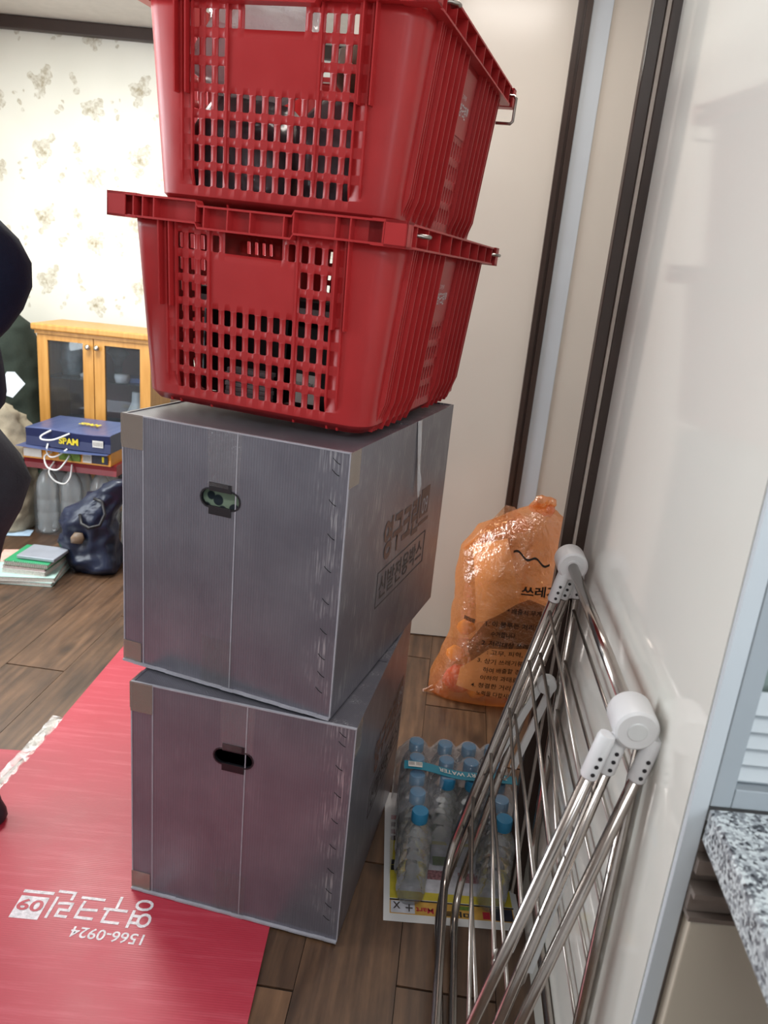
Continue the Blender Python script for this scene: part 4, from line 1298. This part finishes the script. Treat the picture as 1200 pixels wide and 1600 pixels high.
bpy.context.view_layer.update()
in_cab(MB().lathe([(.0, 0), (.050, 0), (.052, .010), (.034, .02), (.026, .05), (.022, .09), (.012, .12), (.0, .125)], seg=20).build('white_figurine', M['white'], None, True), -.060, .12, .5925, 'white tapered figurine on the shelf behind the left cabinet door', 'figurine')
in_cab(lump('cloth_doll', [(0, 0, 0, .035, .03, 2), (.05, 0, 0, .05, .035, 2), (.12, 0, 0, .04, .03, 2), (.165, 0, 0, .02, .02, 2)], M['figure'], None, 18, .012, 20, 2), -.155, .13, .5925, 'grey draped doll on the shelf behind the left cabinet door', 'figurine')
in_cab(lump('grey_figurine', [(0, 0, 0, .05, .04, 2), (.06, 0, 0, .06, .045, 2), (.14, 0, 0, .045, .03, 2), (.2, 0, 0, .02, .02, 2)], M['beige'], None, 18, .014, 20, 8), -.12, .085, .051, 'tan figurine on the cabinet floor behind the left door', 'figurine')
in_cab(MB().box((-.05, -.04, 0), (.05, .04, .020), bev=.002).build('blue_gift_box', M['bluebox']), .150, .11, .5925, 'small blue box on the shelf behind the right cabinet door', 'box')
in_cab(lump('hat_figurine', [(0, 0, 0, .012, .012, 2), (.07, 0, 0, .018, .016, 2), (.10, 0, 0, .030, .026, 2), (.115, 0, 0, .048, .04, 2), (.15, 0, 0, .012, .012, 2)], M['figure'], None, 18, .004, 20, 3), .055, .12, .5925, 'figurine with a broad hat behind the right cabinet door', 'figurine')
in_cab(MB().lathe([(.0, 0), (.026, 0), (.032, .02), (.03, .034), (.0, .036)], seg=18).build('glass_bowl', M['white'], None, True), .095, .06, .5925, 'small bright white bowl on the shelf behind the right door', 'bowl')
in_cab(lump('carved_figurine', [(0, 0, 0, .05, .03, 2), (.05, 0, 0, .05, .035, 2), (.11, 0, 0, .035, .03, 2), (.15, 0, 0, .015, .015, 2)], M['white'], None, 18, .016, 26, 5), .150, .09, .40, 'white carved figurine low behind the right cabinet door', 'figurine')
in_cab(MB().box((-.20, .03, 0), (.20, .10, .347)).build('stacked_carton', M['cartgrey']), 0, .13, .051, 'dark carton at the bottom of the display cabinet', 'carton')

# ---- gift bags on the large bottles
def gift(name, label, loc, rz, w, d, h, mside, mtop, parts=True):
    t = thing(name, label, 'gift bag', loc, (0, 0, R(rz)), 'gift bags stacked on the large bottles')
    n = 10; rows = []
    for i in range(n + 1):
        q = i / n; x = w * (q - .5); e = .006 * math.sin(q * 7)
        rows.append([(x, -d / 2, .0), (x, -d / 2 + .004, h * .5), (x, -d / 2, h - .002 + e * .4), (x, -d / 2 + .01, h + e * .6), (x, d / 2, h), (x, d / 2, 0)])
    mb = MB(); mb.rings(rows); b = len(mb.f)
    mb.mi = [0] * len(mb.f)
    for k, f in enumerate(mb.f):
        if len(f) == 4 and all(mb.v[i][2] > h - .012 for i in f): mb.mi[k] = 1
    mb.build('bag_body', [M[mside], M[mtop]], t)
    return t


def cord(t, pts, r=.0032):
    P = []
    for i in range(len(pts) - 1):
        a = pts[max(i - 1, 0)]; b_ = pts[i]; c = pts[i + 1]; d = pts[min(i + 2, len(pts) - 1)]
        for s in range(5):
            q = s / 5; P.append(tuple(.5 * ((2 * b_[k]) + (-a[k] + c[k]) * q + (2 * a[k] - 5 * b_[k] + 4 * c[k] - d[k]) * q * q + (-a[k] + 3 * b_[k] - 3 * c[k] + d[k]) * q ** 3) for k in range(3)))
    P.append(pts[-1]); MB().tube(P, r, 8).build('cord_handle', M['rope'], t, True)


g3 = gift('gift_bag', 'dark red glossy gift bag directly on the large bottles, lowest of three', (-1.225, 3.00, .290), -4, .372, .26, .042, 'redbag', 'redbag')
g2 = gift('gift_bag', 'orange gift bag between the navy and the dark red ones', (-1.230, 2.99, .333), -4, .350, .27, .048, 'orange', 'navybox')
MB().box((-.172, -.1365, .006), (-.10, -.1355, .038)).build('white_label', M['label'], g2)
MB().box((-.03, -.1365, .006), (.055, -.1355, .040)).build('green_print', M['greenprint'], g2)
MB().box((.065, -.1365, .006), (.10, -.1355, .042)).build('bar_label', M['label'], g2)
lettering('bar_print', '||||||', g2, (.068, -.1365, .012), (1, 0, 0), (0, 0, 1), .028, .022, M['ink'], .0005, .01)
MB().box((.102, -.1365, .006), (.165, -.1355, .040)).build('navy_print', M['navyprint'], g2)
lettering('lettering', '1', g2, (.142, -.1365, .014), (1, 0, 0), (0, 0, 1), .008, .022, M['gold'], .0006, .02)
MB().quad([(-.19, -.165, .050), (.02, -.18, .046), (.17, -.160, .0485), (.178, .12, .0495), (-.178, .12, .0495)]).build('flap', M['navysheen'], g2)
g1 = gift('gift_bag', 'navy gift bag with yellow lettering, on top of the orange one', (-1.222, 2.985, .384), -5, .340, .26, .068, 'navybox', 'navysheen')
lettering('lettering', 'SPAM', g1, (-.035, -.1315, .018), (1, 0, 0), (0, 0, 1), .078, .026, M['gold'], .0012, .04)
MB().box((.100, -.1318, .020), (.142, -.1308, .046)).build('bar_label', M['label'], g1)
lettering('bar_print', '|||||||', g1, (.104, -.1318, .025), (1, 0, 0), (0, 0, 1), .034, .016, M['ink'], .0005, .01)
lettering('lettering', 'SPAM', g1, (-.02, -.01, .069), (1, -.1, 0), (.1, 1, 0), .085, .035, M['gold'], .006, .04)
lettering('lettering', 'SPAM', g1, (.171, -.02, .012), (0, 1, 0), (0, 0, 1), .05, .018, M['gold'], .001, .03)
cord(g1, [(-.065, -.13, .066), (-.095, -.150, .045), (-.085, -.160, .034), (-.04, -.158, .038), (.010, -.132, .062)])
cord(g1, [(-.080, -.131, .012), (-.075, -.150, -.012), (-.055, -.162, -.030), (-.025, -.160, -.022), (.0, -.135, .001)])
cord(g2, [(-.055, -.140, .034), (-.075, -.160, .018), (-.06, -.17, -.02), (-.02, -.17, -.026), (.008, -.165, .005), (.015, -.14, .028)])
cord(g3, [(-.060, -.133, .036), (-.070, -.160, .0), (-.045, -.166, -.032), (-.005, -.166, -.040), (.015, -.16, -.012), (.010, -.133, .030)])

# ---- large water bottles
lp = [(.0, 0), (.030, 0), (.041, .006), (.0435, .02), (.042, .045), (.0435, .05), (.0435, .085), (.0415, .09), (.0435, .095), (.0435, .14), (.0415, .145), (.0435, .15), (.0435, .19), (.040, .215), (.030, .24), (.018, .258), (.0135, .264), (.0135, .270)]
lb0 = None
for i, (x, y, lb) in enumerate(((-1.366, 2.960, 'large clear bottle under the gift bags, leftmost of the front three'), (-1.270, 2.965, 'large clear bottle under the gift bags, middle of the front three'), (-1.155, 2.972, 'large clear bottle under the gift bags, behind the navy bag'),
                                (-1.366, 3.060, 'large clear bottle in the back row, left end'), (-1.270, 3.065, 'large clear bottle in the back row, middle'), (-1.155, 3.072, 'large clear bottle in the back row, right end'))):
    if lb0 is None:
        lb0 = thing('large_water_bottle', lb, 'bottle', (x, y, .0005), (0, 0, 0), 'large water bottles under the gift bags')
        MB().lathe(lp, seg=24).build('bottle_body', M['bigbottle'], lb0, True)
        MB().lathe([(.0, .266), (.0165, .266), (.017, .268), (.017, .283), (.0, .285)], seg=18).build('cap', M['white'], lb0, True, 40)
    else:
        o = copy_tree(lb0); o.location = (x, y, .0005); o['label'] = lb
mb = MB(); rows = []
for i in range(33):
    a = i / 32 * 2 * math.pi
    c, s = math.cos(a), math.sin(a); ex = math.copysign(abs(c) ** .35, c); ey = math.copysign(abs(s) ** .35, s)
    rows.append([(-1.260 + ex * (.160 + .006 * noise.noise(Vector((i * .8, z * 20, 0)))) * (1 - .25 * max(0, (z - .2) / .08)), 3.013 + ey * (.103 + .005 * noise.noise(Vector((i * .8, z * 20, 5)))), z) for z in (.002, .05, .1, .15, .2, .24, .27)])
mb.rings(rows, False, False, close=False)
tag(mb.build('bottle_wrap', M['wrap'], None, True), 'clear plastic wrap around the large bottles', 'film')

# ---- navy bag, white bag, books
nb = thing('shopping_bag', 'slumped shiny navy shopping bag with black handle, leaning by the silver boxes', 'bag', (-1.03, 2.63, 0.0005))
lump('bag_body', [(0, .0, .0, .075, .060, 3), (.02, -.01, 0, .090, .075, 3), (.10, -.035, 0, .098, .075, 2.8), (.18, -.045, 0, .094, .065, 2.6), (.225, -.020, 0, .085, .050, 2.4), (.27, .020, 0, .070, .035, 2.4), (.325, .065, 0, .036, .020, 2.2), (.34, .080, 0, .012, .01, 2)], M['navybag'], nb, 60, .012, 11, 3, ridge=.035)
MB().tube([(-.045, -.06, .225), (-.03, -.085, .20), (.0, -.095, .19), (.035, -.085, .20), (.045, -.06, .235), (.03, -.045, .275), (.0, -.045, .285)], .006, 8).build('handle', M['black'], nb, True)
lump('print_patch', [(.12, -.055, -.072, .022, .006, 2), (.14, -.050, -.073, .026, .006, 2), (.16, -.045, -.072, .015, .005, 2)], M['brownitem'], nb, 12, .003, 30)
wb = lump('paper_bag', [(0, 0, 0, .05, .04, 4), (.02, 0, 0, .055, .045, 4), (.25, .01, 0, .055, .045, 4), (.30, .015, 0, .05, .01, 3)], M['whitebag'], None, 28, .006, 14, 1)
wb.location = (-0.925, 2.735, .0005); tag(wb, 'white paper bag standing between the navy bag and the silver boxes', 'bag')


def book(name, label, x, y, z, rz, w, d, h, mc, mp=None, wire=False):
    t = thing(name, label, 'book', (x, y, z), (0, 0, R(rz)), 'books and files stacked on the floor')
    MB().box((-w / 2 + .003, -d / 2 + .001, .0016), (w / 2 - .003, d / 2 - .003, h - .0016)).build('page_block', M['pages'], t)
    MB().box((-w / 2, -d / 2, h - .0015), (w / 2, d / 2, h), bev=0).build('cover', M[mc], t)
    MB().box((-w / 2, -d / 2, 0), (w / 2, d / 2, .0015)).build('cover', M[mp or mc], t)
    if wire:
        rgm = None
        for i in range(20):
            if rgm is None:
                rgm = MB().tube([(0, .004 * math.cos(a), h / 2 + (h / 2 + .002) * math.sin(a)) for a in [k / 10 * 2 * math.pi for k in range(10)]], .0009, 5, cyc=True).build('binding_ring', M['wire'], t, True); o = rgm
            else:
                o = rgm.copy(); C.objects.link(o)
            o.location = (-w / 2 + .006 + i * (w - .012) / 19, -d / 2, 0)
    return t


book('ring_file', 'mint green file lying on the floor, lowest of the book stack', -1.245, 2.520, .0005, 4, .235, .20, .014, 'mint')
book('ring_file', 'mint green file with white lower cover, second from the floor', -1.240, 2.515, .0150, 9, .225, .195, .016, 'mint', 'label')
book('exercise_book', 'thick pale notebook under the green spiral notebook', -1.222, 2.525, .0315, -2, .155, .165, .017, 'label')
book('exercise_book', 'brown-edged notebook just beneath the pale spiral one', -1.222, 2.525, .0490, -1, .15, .16, .008, 'pinkprint')
book('spiral_notebook', 'green spiral notebook near the top of the book stack', -1.215, 2.530, .0575, -2, .158, .165, .016, 'greenbook', None, True)
so_ = MB().box((-.068, -.058, 0), (.068, .058, .012), bev=.002).build('flat_case', M['silver']); so_.location = (-1.190, 2.528, .0762); so_.rotation_euler = (0, 0, R(-4)); tag(so_, 'flat silver-grey case on top of the green notebook', 'case')
pp_ = MB().box((-.05, -.06, 0), (.05, .06, .0012)).build('pink_sheet', M['pinkpaper']); pp_.location = (-1.33, 2.60, .0312); pp_.rotation_euler = (0, 0, R(15)); tag(pp_, 'pink sheet sticking out of the book stack at left', 'paper')

# ---- dark cover, beige pack, loose sheets, green bottle
dk = lump('draped_cover', [(.0, 0, 0, .19, .16, 3), (.3, 0, 0, .185, .16, 3), (.62, 0, 0, .17, .15, 2.6), (.78, -.02, 0, .13, .12, 2.4), (.87, -.05, 0, .06, .05, 2)], M['olive'], None, 60, .012, 7, 4, ridge=.03)
dk.location = (-1.722, 3.36, .0005); tag(dk, 'dark grey-green cloth cover draped over something beside the cabinet', 'cover')
bk = thing('backpack', 'lumpy beige backpack with black straps, left of the gift bags', 'backpack', (-1.535, 2.98, .0005))
lump('pack_body', [(.0, 0, 0, .085, .085, 3), (.10, 0, 0, .095, .095, 3), (.26, 0, 0, .095, .09, 2.8), (.38, 0, 0, .092, .085, 2.6), (.46, -.01, 0, .075, .07, 2.3), (.505, -.02, 0, .035, .03, 2)], M['beige'], bk, 60, .012, 12, 2, ridge=.035)
lump('patch', [(.455, -.035, -.060, .030, .014, 2.4), (.475, -.035, -.056, .034, .018, 2.4), (.497, -.035, -.048, .026, .016, 2.4)], M['black'], bk, 14, .002, 20)
MB().tube([(-.06, -.095, .335), (.0, -.112, .31), (.06, -.098, .30), (.103, -.03, .295)], .011, 8).build('strap', M['black'], bk, True)
MB().tube([(.085, -.055, .29), (.09, -.06, .22), (.075, -.075, .16)], .008, 8).build('strap', M['black'], bk, True)
gbm = MB().lathe([(.0, 0), (.030, 0), (.032, .004), (.032, .11), (.028, .135), (.014, .165), (.012, .20), (.0135, .202), (.0135, .21), (.0, .21)], seg=20).build('green_bottle', M['greenglass'], None, True)
gbm.location = (-1.452, 3.10, .0005); tag(gbm, 'dark green bottle behind the large clear bottles', 'bottle')
for (x, y, rz, mm, lb) in ((-1.475, 2.99 - .09, 12, 'bluesheet', 'pale blue sheet on the floor by the large bottles'), (-1.50, 3.00, 40, 'paper', 'small crumpled white scrap beside the pale blue sheet')):
    mb = MB(); rows = []
    for i in range(7):
        rows.append([(-.06 + .02 * i, -.035 + .0117 * k, .002 + (.004 if mm == 'bluesheet' else .012) * abs(noise.noise(Vector((i * .9, k * .9, rz))))) for k in range(7)])
    mb.rings(rows, False, False, close=False); o = mb.build('paper_scrap', M[mm], None); o.location = (x, y, 0); o.rotation_euler = (0, 0, R(rz)); tag(o, lb, 'paper')

# ================================================================== PERSON AT THE LEFT EDGE
pr = thing('person', 'person in a navy jacket and charcoal trousers at the left edge, mostly out of frame', 'person', (-0.882, 1.36, 0))


def skinned(name, nodes, edges, m, parent, sub=2):
    """one continuous surface grown over connected joints; nodes = name: (x, y, z, r)"""
    keys = list(nodes); me = bpy.data.meshes.new(name)
    me.from_pydata([nodes[k][:3] for k in keys], [(keys.index(a), keys.index(b)) for a, b in edges], [])
    o = bpy.data.objects.new(name, me); C.objects.link(o)
    o.modifiers.new('skin', 'SKIN').use_smooth_shade = True
    sm = o.modifiers.new('sub', 'SUBSURF'); sm.levels = sub; sm.render_levels = sub
    for k, n in enumerate(keys):
        r = nodes[n][3]; sv = me.skin_vertices[0].data[k]
        sv.radius = r if isinstance(r, tuple) else (r, r); sv.use_root = (k == 0)
    bpy.context.view_layer.update()
    ev = o.evaluated_get(bpy.context.evaluated_depsgraph_get())
    m2_ = bpy.data.meshes.new_from_object(ev); bpy.data.objects.remove(o)
    m2_.materials.clear(); m2_.materials.append(m); m2_.name = name
    o = bpy.data.objects.new(name, m2_); C.objects.link(o); o.parent = parent
    return o


J = dict(pelvis=(.10, -.01, .70, .080), spine=(.05, .0, .82, .080), chest=(.03, .0, .95, .095), upchest=(-.02, .0, 1.07, .080), neck=(-.075, .0, 1.145, .040), skull0=(-.100, .0, 1.180, .058), skull=(-.120, 0, 1.235, .072), crown=(-.120, 0, 1.285, .045),
         hipR=(.050, -.065, .63, .058), kneeR=(.015, -.080, .36, .040), ankR=(.115, -.058, .06, .026), heelR=(.122, -.058, .036, .020), toeR=(.000, -.058, .022, .013),
         hipL=(.050, .070, .63, .058), kneeL=(.000, .10, .36, .042), ankL=(-.040, .105, .06, .026), heelL=(-.034, .105, .036, .020), toeL=(-.155, .095, .022, .013),
         shR=(-.010, -.115, 1.11, .045), elR=(.195, -.10, 1.09, .034), wrR=(.040, -.120, .930, .024), palmR=(.000, -.122, .905, .024),
         shL=(-.030, .12, 1.09, .045), elL=(-.100, .185, .92, .034), wrL=(-.220, .13, .86, .024), palmL=(-.265, .11, .85, .024))
ED = [('pelvis', 'spine'), ('spine', 'chest'), ('chest', 'upchest'), ('upchest', 'neck'), ('neck', 'skull0'), ('skull0', 'skull'), ('skull', 'crown'), ('pelvis', 'hipR'), ('hipR', 'kneeR'), ('kneeR', 'ankR'), ('ankR', 'heelR'), ('heelR', 'toeR'),
      ('pelvis', 'hipL'), ('hipL', 'kneeL'), ('kneeL', 'ankL'), ('ankL', 'heelL'), ('heelL', 'toeL'), ('upchest', 'shR'), ('shR', 'elR'), ('elR', 'wrR'), ('wrR', 'palmR'), ('upchest', 'shL'), ('shL', 'elL'), ('elL', 'wrL'), ('wrL', 'palmL')]
BJ = {k: (v[0], v[1], v[2], v[3] * .86) for k, v in J.items()}
for s, (px, py, pz), dx in (('R', J['palmR'][:3], (-.85, .0, -.52)), ('L', J['palmL'][:3], (-.8, -.5, -.3))):
    dv_ = Vector(dx).normalized(); sd = dv_.cross(Vector((1, .2, 0))).normalized() if s == 'R' else dv_.cross(Vector((0, 0, 1))).normalized()
    for f in range(5):
        L_ = (.03, .046, .052, .047, .036)[f]; c = Vector((px, py, pz)) + sd * (.018 - .012 * f if f else .024) + dv_ * (.0 if f == 0 else .018)
        dd = (dv_ + sd * .8).normalized() if f == 0 else dv_
        BJ['f%s%da' % (s, f)] = (*c, .0078); BJ['f%s%db' % (s, f)] = (*(c + dd * L_ * .6), .0068); BJ['f%s%dc' % (s, f)] = (*(c + dd * L_ + Vector((-.008, 0, 0))), .0058)
        ED += [('palm' + s, 'f%s%da' % (s, f)), ('f%s%da' % (s, f), 'f%s%db' % (s, f)), ('f%s%db' % (s, f), 'f%s%dc' % (s, f))]
skinned('body', BJ, ED, M['skin'], pr)
jk = dict(hem=(.040, 0, .81, (.125, .150)), waist=(.048, 0, .89, (.115, .140)), chest=(.03, 0, .98, (.125, .145)), upchest=(-.01, 0, 1.08, (.105, .12)), collar=(-.065, 0, 1.135, .055),
          shR=(.0, -.12, 1.12, .080), upR=(.13, -.112, 1.165, .088), elR=(.256, -.098, 1.100, .090), foR=(.165, -.108, 1.005, .074), cuR=(.050, -.120, .935, .048),
          shL=(-.03, .125, 1.09, .072), elL=(-.100, .185, .92, .060), cuL=(-.200, .140, .87, .044))
skinned('jacket', jk, [('hem', 'waist'), ('waist', 'chest'), ('chest', 'upchest'), ('upchest', 'collar'), ('upchest', 'shR'), ('shR', 'upR'), ('upR', 'elR'), ('elR', 'foR'), ('foR', 'cuR'), ('upchest', 'shL'), ('shL', 'elL'), ('elL', 'cuL')], M['jacket'], pr)
tr_ = dict(hips=(.150, -.03, .705, (.120, .135)), waist=(.055, 0, .85, (.105, .130)), thR=(.020, -.075, .56, .088), kneeR=(.015, -.080, .36, .066), cuffR=(.108, -.060, .085, .058), thL=(.030, .080, .57, .090), kneeL=(.0, .10, .36, .072), cuffL=(-.040, .105, .085, .058))
trs = skinned('trousers', tr_, [('waist', 'hips'), ('hips', 'thR'), ('thR', 'kneeR'), ('kneeR', 'cuffR'), ('hips', 'thL'), ('thL', 'kneeL'), ('kneeL', 'cuffL')], M['trousers'], pr)
for v in trs.data.vertices:          # fuller seat: the hips are pushed back in the stoop
    k_ = min(1, max(0, (v.co.x - .02) / .14))
    v.co.x += .064 * k_ * math.exp(-((v.co.z - .690) / .085) ** 2)
for nm, (x, y, rz) in (('R', (.062, -.070, 182)), ('L', (-.090, .102, 176))):
    s = lump('shoe', [(.0035, 0, 0, .105, .036, 2.4), (.012, 0, 0, .110, .040, 2.4), (.03, -.002, 0, .107, .039, 2.3), (.05, -.016, 0, .085, .034, 2.2), (.068, -.045, 0, .052, .030, 2.1), (.085, -.058, 0, .036, .026, 2)], M['shoe'], pr, 28, .002, 20)
    s.location = (x, y, 0); s.rotation_euler = (0, 0, R(rz))
# head details (out of frame): face, ears and hair
hd_ = lump('hair', [(1.225, -.100, 0, .072, .070, 2), (1.26, -.107, 0, .076, .072, 2), (1.295, -.117, 0, .066, .062, 2), (1.32, -.120, 0, .034, .034, 2)], M['hair'], pr, 24, .004, 40)
fcx = MB()
fcx.lathe([(.0, -.006), (.006, -.004), (.007, 0), (.006, .004), (.0, .006)], (-.185, -.024, 1.237), 10); fcx.lathe([(.0, -.006), (.006, -.004), (.007, 0), (.006, .004), (.0, .006)], (-.185, .024, 1.237), 10); fcx.build('eyes', M['hair'], pr, True)
lump('nose', [(1.195, -.190, 0, .012, .010, 2), (1.205, -.192, 0, .014, .011, 2), (1.235, -.183, 0, .006, .006, 2)], M['skin'], pr, 10, .0)
lump('mouth', [(1.176, -.176, 0, .008, .018, 2), (1.182, -.178, 0, .008, .020, 2)], M['pinkpaper'], pr, 10, .0)
for sy in (-1, 1):
    lump('ear', [(1.205, -.107, sy * .064, .010, .006, 2), (1.225, -.107, sy * .068, .014, .008, 2), (1.245, -.107, sy * .066, .010, .006, 2)], M['skin'], pr, 10, .0)
# white sheet sticking out beyond the person, held in front of the dark cover
sh = MB().rings([[(-.075, 0, -.02), (-.052, 0, .036), (-.022, 0, .038), (.024, 0, -.004), (-.016, 0, -.062), (-.09, 0, -.045)], [(-.075, .0008, -.02), (-.052, .0008, .036), (-.022, .0008, .038), (.024, .0008, -.004), (-.016, .0008, -.062), (-.09, .0008, -.045)]]).build('paper_sheet', M['sheetgrey'])
sh.location = (-1.432, 2.90, .616); sh.rotation_euler = (R(-22), 0, 0); tag(sh, 'folded white paper sheet held up beside the navy jacket', 'paper')
